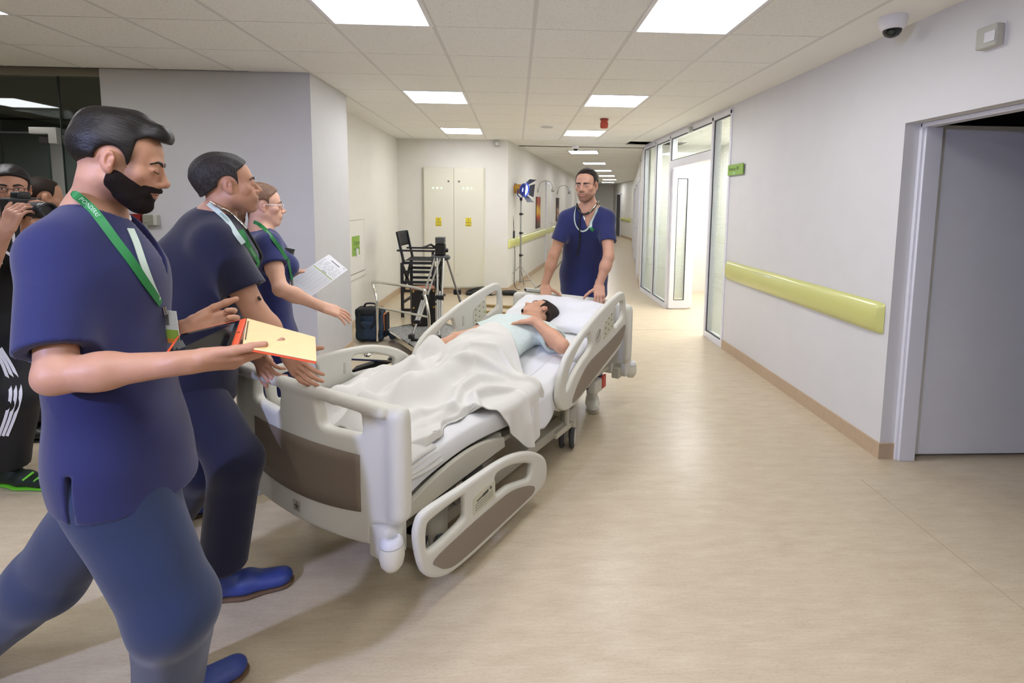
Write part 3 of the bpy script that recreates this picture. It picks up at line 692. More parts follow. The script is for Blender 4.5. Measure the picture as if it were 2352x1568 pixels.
MB().bx((.25, -.34, .11), (1.72, -.26, .17)).bx((.25, .26, .11), (1.72, .34, .17)).bx((.25, -.34, .11), (.33, .34, .17)).bx((1.64, -.34, .11), (1.72, .34, .17)).build('base_frame', M_BEDM, bed, bevel=.008)
for x in (.42, 1.6):
    MB().lathe([(.052, 0), (.052, .12), (.06, .125), (.06, .21)], (x, -.2, .13)).build('lift_column', M_BEDM, bed)
    MB().lathe([(.052, 0), (.052, .12), (.06, .125), (.06, .21)], (x, .2, .13)).build('lift_column', M_BEDM, bed)
MB().beam((.55, -.33, .17), (.45, -.33, .34), .02, .05).build('lift_link', M_MECH, bed, bevel=.006)
MB().beam((1.3, -.43, .21), (1.52, -.42, .2), .02, .035).cyl((1.52, -.445, .2), (1.52, -.4, .2), .018).build('brake_lever', M_BEDM, bed, bevel=.003)
MB().cyl((1.46, -.42, .19), (1.46, -.42, .33), .016).build('frame_strut', M_BEDM, bed)
def caster(x, y, yaw):
    c = empty('caster', (x, y, 0)); c.parent = bed; c.rotation_euler = (0, 0, yaw)
    MB().lathe([(.046, .115), (.05, .12), (.05, .25), (.03, .255)], (0, 0, 0)).build('stem', M_BEDM, c)
    MB().bx((-.05, -.012, .07), (.03, .012, .13)).build('fork', M_BEDM, c, bevel=.006)
    for s_ in (-1, 1):
        w_ = MB().lathe([(.05, -.016), (.066, -.014), (.072, -.006), (.072, .006), (.066, .014), (.05, .016)], (-.03, s_*.032, .072), (0, 1, 0), 28).build('tyre', M_RUBBER, c)
        MB().lathe([(.05, -.017), (.03, -.02), (.012, -.02), (.012, .02), (.03, .02), (.05, .017)], (-.03, s_*.032, .072), (0, 1, 0), 24).build('hub', mat('caster_hub', 'c9c7c0', .4), c)
caster(1.63, -.345, .35); caster(1.63, .345, .2); caster(.38, -.345, .3); caster(.38, .345, .3)
MB().bx((1.86, -.43, .27), (1.98, -.37, .36)).build('control_box', M_BED, bed, bevel=.012)
MB().bx((1.965, -.437, .285), (2.025, -.42, .375)).build('cpr_lever', M_RED, bed, bevel=.006)
# side rails
FO = [(.063, .33), (.072, .395), (.12, .426), (.324, .416), (.547, .408), (.70, .388), (.85, .338), (.97, .265), (1.012, .2), (1.008, .13), (.955, .092), (.7, .085), (.45, .082), (.275, .09), (.17, .125), (.095, .2)]
FH1 = [(.118, .362), (.15, .378), (.3, .378), (.334, .368), (.338, .30), (.322, .272), (.2, .258), (.132, .262), (.115, .29)]
FH2 = [(.55, .352), (.6, .358), (.69, .342), (.78, .308), (.85, .272), (.852, .235), (.83, .21), (.76, .228), (.66, .255), (.565, .262), (.547, .29)]
FB = [(.15, .215), (.3, .228), (.5, .232), (.66, .226), (.79, .19), (.875, .148), (.87, .118), (.8, .112), (.5, .11), (.3, .114), (.22, .135), (.17, .175)]
HO = [(1.283, .382), (1.21, .44), (1.196, .51), (1.234, .62), (1.337, .721), (1.593, .825), (1.85, .9), (2.042, .94), (2.13, .944), (2.182, .905), (2.207, .77), (2.194, .667), (2.118, .56), (1.915, .495), (1.611, .43), (1.429, .378)]
HH1 = [(1.578, .764), (1.606, .745), (1.612, .67), (1.5, .62), (1.40, .568), (1.318, .505), (1.29, .505), (1.315, .575), (1.384, .657), (1.48, .722)]
HH2 = [(1.972, .85), (2.03, .868), (2.105, .88), (2.142, .855), (2.15, .79), (2.13, .758), (2.06, .732), (2.0, .722), (1.975, .76)]
HB = [(1.365, .405), (1.42, .48), (1.52, .555), (1.62, .592), (1.8, .624), (2.0, .665), (2.18, .702), (2.17, .65), (2.105, .588), (1.9, .53), (1.65, .462), (1.45, .408)]
def off(L_, dx, dz): return [(a+dx, b+dz) for a, b in L_]
def rail(name, outl, holes, brown, y, sgn, dx, dz, extra):
    s = slab(off(outl, dx, dz), .036, 'y', y, [off(h, dx, dz) for h in holes], .015, .01); V, Q = s.mesh(.0055)
    o = mesh_obj(name, V, Q, M_BED, bed, local=True)
    B_ = smooth_poly(off(brown, dx, dz), 4)
    MB().prism([tuple(p) for p in B_], (0, y+sgn*.0175+(.0 if sgn < 0 else .003), 0), (1, 0, 0), (0, 0, 1), .003).build('inlay_panel', M_BROWN, o)
    extra(o, y, sgn, dx, dz); return o
M_KEY = mat('key_dot', '57574c', .5)
def foot_extra(o, y, sgn, dx, dz):
    q = y+sgn*.0185
    k = MB().prism([tuple(p) for p in smooth_poly(off([(.388, .335), (.46, .345), (.53, .343), (.54, .335), (.54, .272), (.53, .264), (.40, .262), (.388, .27)], dx, dz), 3)], (0, q+.001, 0), (1, 0, 0), (0, 0, 1), .002).build('instruction_plate', M_KEYPAD, o)
    mb = MB(); mb.beam((.41+dx, q-.0015, .312+dz), (.485+dx, q-.0015, .322+dz), .002, .006, (0, 0, 1)); mb.beam((.45+dx, q-.0015, .317+dz), (.49+dx, q-.0015, .322+dz), .002, .012, (0, 0, 1)); mb.cyl((.507+dx, q-.003, .325+dz), (.507+dx, q-.001, .325+dz), .007, 12)
    for r in range(3):
        for c in range(9): mb.box((.405+dx+c*.014, q-.0015, .298+dz-r*.011+c*.0008), (.009, .001, .0022))
    mb.build('plate_print', M_KEY, k)
def head_extra(o, y, sgn, dx, dz):
    q = y+sgn*.0185
    k = MB().prism([tuple(p) for p in smooth_poly(off([(1.80, .77), (1.87, .81), (1.935, .835), (1.95, .826), (1.955, .75), (1.94, .72), (1.87, .695), (1.815, .68), (1.80, .69)], dx, dz), 3)], (0, q+.001, 0), (1, 0, 0), (0, 0, 1), .002).build('keypad', M_KEYPAD, o)
    mb = MB()
    for i in range(3):
        for j in range(3):
            if (i, j) == (2, 0): continue
            x = 1.83+i*.046+dx; z = .712+i*.018+j*.038+dz; mb.cyl((x, q-.004, z), (x, q-.001, z), .0045, 10)
    tag(mb.build('keys', M_KEY, k), kind='stuff')
    g = MB().box((1.935+dx, q-.002, .742+dz), (.018, .001, .01)).build('leaf_symbol', mat('leaf_green', '6fae3c', .5), k)
    d = MB().cyl((1.715+dx, q-.003, .725+dz), (1.715+dx, q+.001, .725+dz), .045, 24).build('angle_dial', mat('dial', 'b9b6a8', .4), o)
    MB().beam((1.715+dx, q-.004, .725+dz), (1.732+dx, q-.004, .755+dz), .002, .004).beam((1.715+dx, q-.004, .725+dz), (1.69+dx, q-.004, .71+dz), .002, .004).cyl((1.734+dx, q-.005, .758+dz), (1.734+dx, q-.003, .758+dz), .005, 10).build('dial_needle', M_KEY, d)
rail('foot_side_rail', FO, [FH1, FH2], FB, -.525, -1, 0, 0, foot_extra)
rail('foot_side_rail', FO, [FH1, FH2], FB, .495, 1, .085, .345, lambda *a: None)
rail('head_side_rail', HO, [HH1, HH2], HB, -.485, -1, 0, 0, head_extra)
hl_ = rail('head_side_rail', HO, [HH1, HH2], HB, .495, 1, -.12, -.01, lambda *a: None)
# keypad, grip recess and latch seen on the inner side of the far rails
q = .4755
k = MB().prism([tuple(p) for p in smooth_poly([(1.70, .77), (1.76, .805), (1.84, .83), (1.852, .82), (1.855, .735), (1.83, .70), (1.72, .665), (1.70, .68)], 3)], (0, q+.001, 0), (1, 0, 0), (0, 0, 1), .002).build('keypad', M_KEYPAD, hl_)
mb = MB()
for i in range(3):
    for j in range(3):
        if (i, j) != (2, 0): x = 1.725+i*.046; z = .695+i*.022+j*.04; mb.cyl((x, q-.004, z), (x, q-.001, z), .0045, 10)
tag(mb.build('keys', M_KEY, k), kind='stuff')
MB().box((1.835, q-.002, .74), (.018, .001, .01)).build('leaf_symbol', MATS['leaf_green'], k)
def latch(x, z, sl):
    P = [(x, z-.03), (x+.002, z+.008), (x+.045, z+.008+sl*.045), (x+.045, z-.03+sl*.045)]
    MB().tube([(p[0], q-.002, p[1]) for p in P], .0022, 6).build('latch_outline', M_KEY, bed)
latch(1.56, .605, .3); latch(1.36, .545, .35); latch(.62, .565, -.05)
MB().box((1.585, q, .72), (.018, .006, .07)).build('grip_slot', M_GREY, bed, bevel=.003)
MB().box((.58, q, .655), (.016, .006, .06)).build('grip_slot', M_GREY, bed, bevel=.003)
MB().beam((.4, .4755, .56), (.8, .4755, .565), .002, .0035).build('seam_line', M_KEY, bed)
# ---------------------------------------------------------------- mattress
def zm(x):
    """top of the mattress along the bed"""
    x = np.asarray(x, float); k = .205*np.maximum(0, np.sqrt((x-1.22)**2+.01)+(x-1.22))/2
    return .548+.028*np.exp(-((x-.5)/.33)**2)-.03*np.exp(-((x-.05)/.12)**2)+k
def zb_(x): return zm(x)-.135+.02*np.exp(-((np.asarray(x)-.5)/.33)**2)
mb = MB(); U = np.linspace(.075, 2.23, 60); prof = []
nn = 40
for i, x in enumerate(U):
    e = min(i, len(U)-1-i); ins = {0: .035, 1: .012}.get(e, 0); row = []
    for t in np.linspace(0, 2*PI, nn, endpoint=False):
        c, s_ = math.cos(t), math.sin(t); y = .425*np.sign(c)*abs(c)**.22; zc = (zm(x)+zb_(x))/2; hh = (zm(x)-zb_(x))/2
        row.append((x, y*(1-ins*1.5), zc+(hh-ins)*np.sign(s_)*abs(s_)**.35+.004*math.sin(x*37+y*5)*(s_ > .5)))
    prof.append(row+[row[0]])
mb.grid(np.array(prof)); b = len(mb.v)
mb.f.append([i for i in range(nn)]); mb.m.append(0); mb.smooth.append(True); mb.f.append([(len(U)-1)*(nn+1)+i for i in range(nn)][::-1]); mb.m.append(0); mb.smooth.append(True)
mt = mb.build('mattress', M_SHEET); mt.location = BO; mt.rotation_euler = (0, 0, BA)
tag(mt, 'mattress in a white fitted sheet on the hospital bed', 'mattress')
# ================================================================ people: one continuous body, clothes and hair as children
def skin(name, col): return mat(name, col, .48, spec=.35, sss=.12, noise=(25, .05), bump=(190, .05), vcol=True)
M_SCRUB = mat('navy_scrub_cloth', '161c52', .85, noise=(9, .06), bump=(420, .12), sheen=.2)
M_SCRUB_SHADED = mat('shaded_dark_navy_scrub', '0b0e30', .85, noise=(9, .06), bump=(420, .12), sheen=.2)  # dark navy cloth, with the bearded man's shadow put into the colour
M_TSHIRT = mat('white_tshirt', 'e6e6ea', .85)
M_HAIRB = mat('black_brown_hair', '130e0b', .46, spec=.35, noise=(190, .5, (14, 1, 1)), bump=(300, .22, (14, 1, 1), (0, .35, .45)))
M_BEARD = mat('dark_beard', '1c1411', .75, spec=.15, noise=(330, .6), bump=(500, .5))
M_HAIRG = mat('greying_brown_hair', '2d2927', .6, spec=.3, noise=(260, .75, (1, 1, .25)), bump=(320, .35, (1, 1, .2)))
M_HAIRN = mat('dark_brown_hair', '241913', .6, spec=.25, noise=(260, .5, (1, 1, .25)), bump=(320, .35, (1, 1, .2)))
M_HAIRF = mat('light_brown_hair', '6b4a30', .45, noise=(130, .4, (1, .25, 1)), bump=(190, .6, (1, .25, 1)))
M_EYE = mat('eye_white', 'e0d8d0', .2); M_IRIS = mat('iris_dark', '241a14', .15)
M_LANYARD = mat('green_lanyard', '1f7a3c', .6); M_LANY2 = mat('pale_lanyard', 'c3d3c9', .6)
M_TUBE = mat('stethoscope_tube', '18191b', .4)
def lerp(a, b, t): return np.asarray(a, float)*(1-t)+np.asarray(b, float)*t
def arm(s, sh, el, wr, k=1.0):
    sh, el, wr = [np.array(q, float) for q in (sh, el, wr)]
    s.ell(sh, .052*k, k=.03); s.cap(sh, lerp(sh, el, .55), .05*k, .046*k, k=.02); s.cap(lerp(sh, el, .5), el, .046*k, .039*k, k=.02)
    s.cap(el, lerp(el, wr, .35), .04*k, .043*k, k=.02); s.cap(lerp(el, wr, .3), wr, .042*k, .0265*k, k=.02); return s
def tint_fn(c, R, sc, lips=(.88, .72, .72), stub=None, cheek=.03, stubg=None):
    """vertex tint of a head: lips, cheeks, shaved beard shadow"""
    def f(V):
        q = (V-c)@R/sc; t = np.ones((len(V), 3)); near = np.linalg.norm(q, axis=1) < .2
        L = np.exp(-((q[:, 0]/.023)**2+((q[:, 2]+.0675)/.010)**2)**2)*near*(q[:, 1] > .07); t *= 1-L[:, None]*(1-np.array(lips))
        C = np.exp(-(((np.abs(q[:, 0])-.045)/.022)**2+((q[:, 2]+.03)/.022)**2))*near*(q[:, 1] > .02); t *= 1-C[:, None]*np.array((.0, cheek, cheek))
        E = np.exp(-(((np.abs(q[:, 0])-.031)/.016)**2+((q[:, 2]-.002)/.010)**2)**2)*near*(q[:, 1] > .04); t *= 1-E[:, None]*np.array((.10, .14, .14))
        e = (np.abs(q[:, 0]) > .078)*near*(np.abs(q[:, 2]) < .05); t *= 1-e[:, None]*np.array((.0, .08, .08))
        if stub is not None:
            g = 1/(1+np.exp((q[:, 2]+.052+.28*(.085-q[:, 1]))/.006)); g *= 1/(1+np.exp(-(q[:, 2]+.125)/.008))*1/(1+np.exp(-(q[:, 1]+.012)/.008)); g *= near*(1-L)
            mo = np.exp(-((q[:, 0]/.03)**2+((q[:, 2]+.052)/.008)**2)**2)*(q[:, 1] > .07)*near; g = np.maximum(g, mo)
            t *= 1-g[:, None]*(1-np.array(stub))
        return t
    return f
def ball(mb, c, A, n=14):
    """ellipsoid, A columns = scaled axes"""
    th = np.linspace(0, PI, n//2+2); P = [[c+A@np.array((math.sin(t)*math.cos(p), math.sin(t)*math.sin(p), math.cos(t))) for p in np.linspace(0, 2*PI, n+1)] for t in th]; return mb.grid(np.array(P))
def eyes(root, c, R, sc, gaze=(0, .0), open_=.0042, closed=False):
    """almond eyes set in the lids, iris turned by gaze (x, z), dark lash line above"""
    org = np.array(root.location)
    for sx in (-1, 1):
        p = np.array((sx*.031, .0868, -.0008)); Rr = R@np.array(frame((sx*.28, 1, 0)))
        w_ = lambda v: c+R@(np.array(v)*sc)-org
        lash = smooth_poly([w_((sx*.0185, .0885, -.0022)), w_((sx*.025, .0905, open_*.72-.0005)), w_((sx*.032, .0905, open_*.85)), w_((sx*.039, .0872, open_*.45)), w_((sx*.0445, .082, -.0016))], 4, False) if not closed else smooth_poly([w_((sx*.0195, .0890, -.005)), w_((sx*.026, .0912, -.0072)), w_((sx*.033, .0912, -.0076)), w_((sx*.040, .0880, -.0064)), w_((sx*.047, .0815, -.003))], 4, False)
        if closed: MB().tube(lash, .0011*sc, 6).build('eyelash', M_HAIRN, root); continue
        mb = MB(); ball(mb, w_(p), Rr@np.diag((.0128, .0045, open_))*sc); e = mb.build('eye', M_EYE, root)
        q = p+np.array((gaze[0]*.008, .0022, gaze[1]*.004+.0006)); mb = MB(); ball(mb, w_(q), Rr@np.diag((.0052, .0030, open_*.93))*sc); mb.build('iris', M_IRIS, e)
        n = len(lash); MB().tube(lash, [.0012*sc*(.6+.6*math.sin(PI*i/(n-1))) for i in range(n)], 6).build('eyelash', M_HAIRN, root)
def brows(root, c, R, sc, m, th=.0042, rise=.0, inner=.011, outer=.047):
    for sx in (-1, 1):
        P = [(inner, .0925, .0165), ((inner+outer)/2-.004, .0915, .0215+rise), (outer-.008, .0845, .0220+rise), (outer, .0775, .018), (outer+.005, .070, .013)]
        P = smooth_poly([c+R@(np.array((sx*a, b, d))*sc)-np.array(root.location) for a, b, d in P], 4, False)
        n = len(P); MB().tube(P, [th*sc*(.55+.6*math.sin(PI*min(1, .25+i/n))) for i in range(n)], 7, flat=(R@np.array((0, 1, .2)), .55)).build('eyebrow', m, root)
def torso_ops(s, neck, hip, tf, w_=(.165, .152, .172), dep=.68, grow=0., bust=0, flare=0., k=.05, stop=0.):
    neck, hip = np.array(neck, float), np.array(hip, float); tf = np.array(tf, float); up = nrm(neck-hip); tf = nrm(tf-up*(tf@up))
    ch, wa, hp = lerp(hip, neck, .74)+tf*.012, lerp(hip, neck, .38), lerp(hip, neck, stop)
    f = (tf, dep)
    s.cap(lerp(hip, neck, .86), ch, w_[0]*.80+grow, w_[0]+grow, k=k, flat=f); s.cap(ch, wa, w_[0]+grow, w_[1]+grow, k=k, flat=f); s.cap(wa, hp, w_[1]+grow, w_[2]+grow+flare, k=k, flat=(tf, dep*1.02))
    if bust:
        r = np.cross(tf, up)
        for sx in (-1, 1): s.ell(ch+tf*(.085)+r*sx*.075-up*.03, (bust+grow*.5), k=.05)
    return up, tf, np.cross(tf, up)
def person_body(root, name, sp, m, h=.004):
    """sp: head(c, R, sc), hsdf, neck, hip, tf, sh/el/wr per side, hands, legs"""
    s = S(); c, R, sc = sp['head']; neck = np.array(sp['neck'], float); hip = np.array(sp['hip'], float)
    s.sub(placed(sp['hsdf'], c, R, sc), k=0)
    nk = c+R@(np.array((0, -.03, -.062))*sc); kn = sp.get('neckr', 1.0)
    s.cap(nk, neck+np.array((0, 0, -.01)), .052*kn, .06*kn, k=.03)
    up, tf, rt = torso_ops(s, neck, hip, sp['tf'], sp.get('w', (.165, .152, .172)), sp.get('dep', .68), -.016-sp.get('slim', 0), k=.04, stop=.12)
    for sd in ('R', 'L'):
        sh = np.array(sp['sh'+sd], float); s.cap(lerp(nk, neck, .75), sh, .045*kn, .045, k=.045)
        if 'el'+sd in sp: arm(s, sh, sp['el'+sd], sp['wr'+sd], sp.get('armk', 1.0))
        if 'hand'+sd in sp: sp['hand'+sd](s)
        if 'kn'+sd in sp:
            hj = hip+rt*(.085 if sd == 'R' else -.085)
            s.cap(hj, sp['kn'+sd], .06, .045, k=.03); s.cap(sp['kn'+sd], sp['an'+sd], .045, .03, k=.03)
    if 'extra' in sp: sp['extra'](s)
    V, Q = s.mesh(h)
    t = sp['tint'](V) if 'tint' in sp else np.ones((len(V), 3))
    return mesh_obj(name, V, Q, m, root, t)
def shirt(root, sp, m, name='scrub_top', h=.006, sleeve=.66, sr=(.074, .086), hem=None, hemn=None, vdepth=.13, vw=.062, slit=None, flare=.015, wr=.004, seed=3, grow=.006, collar=.076, extra=None, post=None, wsc=14):
    s = S(); neck = np.array(sp['neck'], float); hip = np.array(sp['hip'], float)
    for sd in ('R', 'L'):
        if 'el'+sd not in sp: continue
        sh, el = np.array(sp['sh'+sd], float), np.array(sp['el'+sd], float); e = lerp(sh, el, sleeve); d = nrm(el-sh)
        s.cap(sh, e+d*.05, sr[0], sr[1], k=.02); s.cyl(e, e+d*.2, .16, k=.002); s.cap(e-d*.03, e+d*.06, sr[1]-.02, sr[1]-.013, k=.004, mode='s')
    up, tf, rt = torso_ops(s, neck, hip, sp['tf'], sp.get('w', (.165, .152, .172)), sp.get('dep', .68), grow, sp.get('bust', 0), flare)
    for sd in ('R', 'L'):
        sh = np.array(sp['sh'+sd], float); s.cap(lerp(neck, sh, .12)-up*.022, sh, .055, sr[0]-.006, k=.045)
    if extra: extra(s, up, tf, rt)
    hem = hip-up*.08 if hem is None else np.array(hem, float); hn = -up if hemn is None else nrm(hemn)
    if np.linalg.norm(lerp(hip, neck, 0)-hem) > 0: s.cap(hip, hem-up*.06, sp.get('w', (.165, .152, .172))[2]+grow+flare, sp.get('w', (.165, .152, .172))[2]+grow+flare*1.6, k=.03, flat=(tf, sp.get('dep', .68)*1.02))
    wf = wrinkle(wr, wsc, seed, up, 1.2); s.noise(wf)
    s.plane(hem, hn)
    wq = sp.get('w', (.165, .152, .172))[2]+grow+flare
    s.cap(hem-up*.10, hem-up*.25, wq-.024, wq-.012, k=.004, flat=(tf, sp.get('dep', .68)*.98), mode='s')
    c, R, sc = sp['head']; s.cap(neck-up*.015+tf*.012, lerp(neck, c, .8), collar, collar*.9, k=.006, mode='s')
    nb = neck+tf*.02
    def vf(P):
        q = P-nb; x, y, z = q@rt, q@tf, q@up; return np.maximum(np.abs(x)-np.clip((z+vdepth)/vdepth, -1, 1.3)*vw, -y)*.85
    if vdepth: s._p(vf, nb+tf*.1-up*.04, .2, .004, 's')
    if slit is not None: s.box(slit[0], slit[1], slit[2], rnd=.001, k=.003, mode='s')
    if post: post(s, up, tf, rt)
    V, Q = s.mesh(h); return mesh_obj(name, V, Q, m, root)
def trousers(root, sp, m, h=.007, knR=None, knL=None, anR=None, anL=None, r=(.108, .088, .078), w_=.158, seed=5, name='trousers', wr=.005, top=.03, cut=True, dep=None):
    dep = (sp.get('dep', .68)-.04) if dep is None else dep
    s = S(); hip = np.array(sp['hip'], float); neck = np.array(sp['neck'], float); up = nrm(neck-hip); tf = np.array(sp['tf'], float); tf = nrm(tf-up*(tf@up)); rt = np.cross(tf, up)
    s.cap(hip+up*top, hip-up*.06, w_*.93, w_*.98, k=.02, flat=(tf, dep))
    for sx, kn, an in ((1, knR, anR), (-1, knL, anL)):
        if kn is None: continue
        hj = hip+rt*sx*.088-up*.05; kn = np.array(kn, float); an = np.array(an, float); d = nrm(an-kn)
        s.cap(hj, kn, r[0], r[1], k=.05); s.cap(kn, an, r[1], r[2], k=.04)
    s.noise(wrinkle(wr, 12, seed, up, 1.3))
    if cut:
        for kn, an in ((knR, anR), (knL, anL)):
            if kn is None: continue
            kn = np.array(kn, float); an = np.array(an, float); d = nrm(nrm(an-kn)*.5+np.array((0, 0, -.5)))
            s.cyl(an+d*.01, an+d*.2, .15, k=.002); s.cap(an-d*.03, an+d*.05, r[2]-.018, r[2]-.008, k=.004, mode='s')
    V, Q = s.mesh(h); return mesh_obj(name, V, Q, m, root)
def ribbon(root, name, pts, wdt, m, facing, text=None, tm=None, tsize=.012, rep=1, thick=.0012, closed=False, tpos=None, flip=False, parent=None):
    """flat band through world points; facing = fn(point)->outward normal"""
    par = parent or root; org = np.array(root_of(root).location); P = smooth_poly(pts, 8, closed); n = len(P); Nn = []
    for i in range(n):
        t = nrm(P[min(i+1, n-1)]-P[max(i-1, 0)]); f = np.array(facing(P[i]), float); f = nrm(f-t*(f@t)); Nn.append((t, f, np.cross(t, f)))
    mb = MB(); G = []
    for p, (t, f, s_) in zip(P, Nn):
        p = p-org; G.append([p-s_*wdt/2+f*thick, p+s_*wdt/2+f*thick, p+s_*wdt/2-f*thick, p-s_*wdt/2-f*thick, p-s_*wdt/2+f*thick])
    mb.grid(np.array(G), sm=False); o = mb.build(name, m, par)
    if text:
        Nn = [(t, f, np.cross(f, t)) for t, f, _ in Nn]
        V, Fc = text_mesh(text, tsize); L_ = np.concatenate([[0], np.cumsum([np.linalg.norm(P[i+1]-P[i]) for i in range(n-1)])]); tb = MB()
        for tp in (tpos or [(k+.5)/rep for k in range(rep)]):
            vs = []
            for v in V:
                u = tp*L_[-1]+(v[0] if not flip else -v[0]); i = int(np.clip(np.searchsorted(L_, u)-1, 0, n-2)); a = (u-L_[i])/max(1e-6, L_[i+1]-L_[i]); p = lerp(P[i], P[i+1], a)
                t, f, s_ = Nn[i]; vs.append(p+s_*(v[1] if not flip else -v[1])+f*(thick+.0006)-org)
            tb.add(vs, Fc)
        tag(tb.build('lettering', tm or M_TSHIRT, o), kind='stuff')
    return o
def face_on(c, ax):
    """outward normal away from an axis through c"""
    c = np.array(c, float); ax = nrm(ax)
    return lambda p: (p-c)-ax*((p-c)@ax)
# ---------------------------------------------------------------- bearded man with the tablet (nearest)
M_SCRUBT = mat('blue_scrub_trousers', '1c2d52', .85, noise=(9, .06), bump=(420, .12), sheen=.2)
M_SCRUBN = mat('navy_scrub_nurse', '1b2358', .85, noise=(9, .06), bump=(420, .12), sheen=.2)
def hairline(front, slope, nape, sb_lo=-.02, sb_y=.03, ear=.034, peak=0., cap=.2):
    """region of a head that carries hair: above a sloping front line, down to the nape, clear of the ears"""
    def reg(P):
        x, y, z = np.abs(P[:, 0]), P[:, 1], P[:, 2]
        g = smax(np.maximum(np.minimum(front+slope*(y+.02), cap)-peak*np.maximum(0, .025-x), np.where(y > -.005, .004, -1.))-z, nape-z, .01)
        g = smin(g, smax(np.maximum(sb_lo-z, y-sb_y), x-.2, .01), .006); em = ear-np.sqrt((y+.012)**2+((z+.006)*.85)**2); return smax(g, em, .005)
    return reg
def build_bearded():
    root = empty('person', (-1.06, 1.33, 0), 'bearded man in blue scrubs looking down at an orange tablet, nearest the camera', 'person')
    R = frame((.90, .43, -.30)); sc = .93; ear = np.array((-0.993, 1.302, 1.644)); c = ear-R@np.array((.078, -.014, -.006))*sc
    HS = head_sdf(lids=0)
    nk = np.array((-1.110, 1.392, 1.486))
    sp = dict(head=(c, R, sc), hsdf=HS, neck=nk, hip=np.array((-1.023, 1.330, 0.899)), tf=(.95, .31, 0), w=(.168, .162, .182), dep=.70,
              shR=np.array((-1.078, 1.253, 1.413)), elR=np.array((-0.997, 1.124, 1.165)), wrR=np.array((-0.749, 1.184, 1.177)), shL=np.array((-1.160, 1.516, 1.396)), elL=np.array((-1.206, 1.677, 1.067)), wrL=np.array((-0.978, 1.535, 1.165)), neckr=.96, armk=.94)
    sp['handR'] = lambda s: add_hand(s, sp['wrR'], np.array((-0.631, 1.277, 1.157))-np.array((-0.749, 1.184, 1.177)), (-.38, .35, .86), 1, curls=[(12, 14, 8), (14, 16, 10), (18, 20, 12), (22, 24, 14)], thumb=(24, 8), spread=3, thumb_n=.0, sc=1.04)
    sp['handL'] = lambda s: add_hand(s, sp['wrL'], np.array((-0.861, 1.581, 1.174))-np.array((-0.978, 1.535, 1.165)), (.3, -.8, .25), -1, curls=[(48, 45, 25)]*4, thumb=(24, 10), spread=3, thumb_n=.1, sc=1.04)
    tf0 = tint_fn(c, R, sc, stub=(.42, .38, .37))
    def tf_(V):                                   # close-cropped fade between hair and beard
        t = tf0(V); q = (V-c)@R/sc; g = np.exp(-(((q[:, 1]-.024)/.02)**4))*np.exp(-(((q[:, 2]-.0)/.05)**4))*(np.abs(q[:, 0]) > .045)*(np.linalg.norm(q, axis=1) < .2); return t*(1-.55*g[:, None])
    sp['tint'] = tf_
    person_body(root, 'body', sp, skin('skin_tan', 'bb8c72'), .0028)
    eyes(root, c, R, sc, closed=True); brows(root, c, R, sc, M_HAIRB, .0038, .001)
    def ex(h): h.cap((-.03, .066, .098), (.03, .066, .098), .028, k=.035); h.cap((0, .0, .105), (0, -.07, .085), .04, k=.03)
    V, Q = placed(hair_sdf(.008, hairline(.022, .86, -.085, -.012, .03, .033, cap=.082), .0016, 2, ex, 90), c, R, sc).mesh(.0032); mesh_obj('hair', V, Q, M_HAIRB, root)
    bs = S(); j = .0034
    bs.ell((0, .034, -.034), (.056+j, .054+j, .070+j), k=.0)
    for sx in (-1, 1): bs.cap((sx*.054, .0, -.05), (sx*.021, .062, -.101), .021+j, .019+j, k=.03)
    bs.ell((0, .074, -.105), (.025+j, .021+j, .017+j), k=.02); bs.cap((-.030, .080, -.064), (0, .0955, -.0520), .0080, k=.006); bs.cap((.030, .080, -.064), (0, .0955, -.0520), .0080, k=.006); bs.ell((0, .072, -.060), (.034+j, .024+j, .032), k=.02)
    bs.noise(wrinkle(.0014, 80, 4))
    def breg(P):
        x, y, z = np.abs(P[:, 0]), P[:, 1], P[:, 2]
        g = smax(z-(-.012-.62*(y-.0)), -.010-y, .008); g = smin(g, smax(np.abs(z+.0545)-.0085, .066-y, .004), .004)
        lip = 1-np.sqrt((x/.0235)**2+((z+.0690)/.0082)**2); return smax(g, lip*.010, .003)
    bs._p(breg, (0, 0, 0), 1e6, .004, 'i')
    V, Q = placed(bs, c, R, sc).mesh(.003); mesh_obj('beard', V, Q, M_BEARD, root)
    hp = sp['hip']
    shirt(root, sp, M_SCRUB, h=.005, sleeve=.80, sr=(.074, .068), hem=hp+np.array((.01, .01, -.075)), hemn=(-.12, .0, -1), vdepth=.16, vw=.05, flare=.014, wr=.009, seed=4,
          slit=(hp+np.array((.03, -.19, -.05)), (.006, .10, .085), frame((.25, -1, 0))), wsc=11)
    trousers(root, sp, M_SCRUBT, knR=np.array((-0.867, 1.253, 0.504)), anR=np.array((-1.04, 1.46, .09)), knL=np.array((-1.384, 1.480, 0.422)), anL=np.array((-1.831, 1.565, 0.055)), r=(.115, .095, .09), w_=.170, seed=9)
    for nme, an, d in (('shoe', (-1.04, 1.46, .1), (.75, .65, 0)), ('shoe', np.array((-1.831, 1.565, 0.055)), (.8, .3, -.5))): shoe(root, an, d, M_CLOGB)
    return root, sp
M_CLOGB = mat('blue_clog', '36478c', .5, noise=(30, .05)); M_SOLEB = mat('brown_sole', '6b5138', .7)
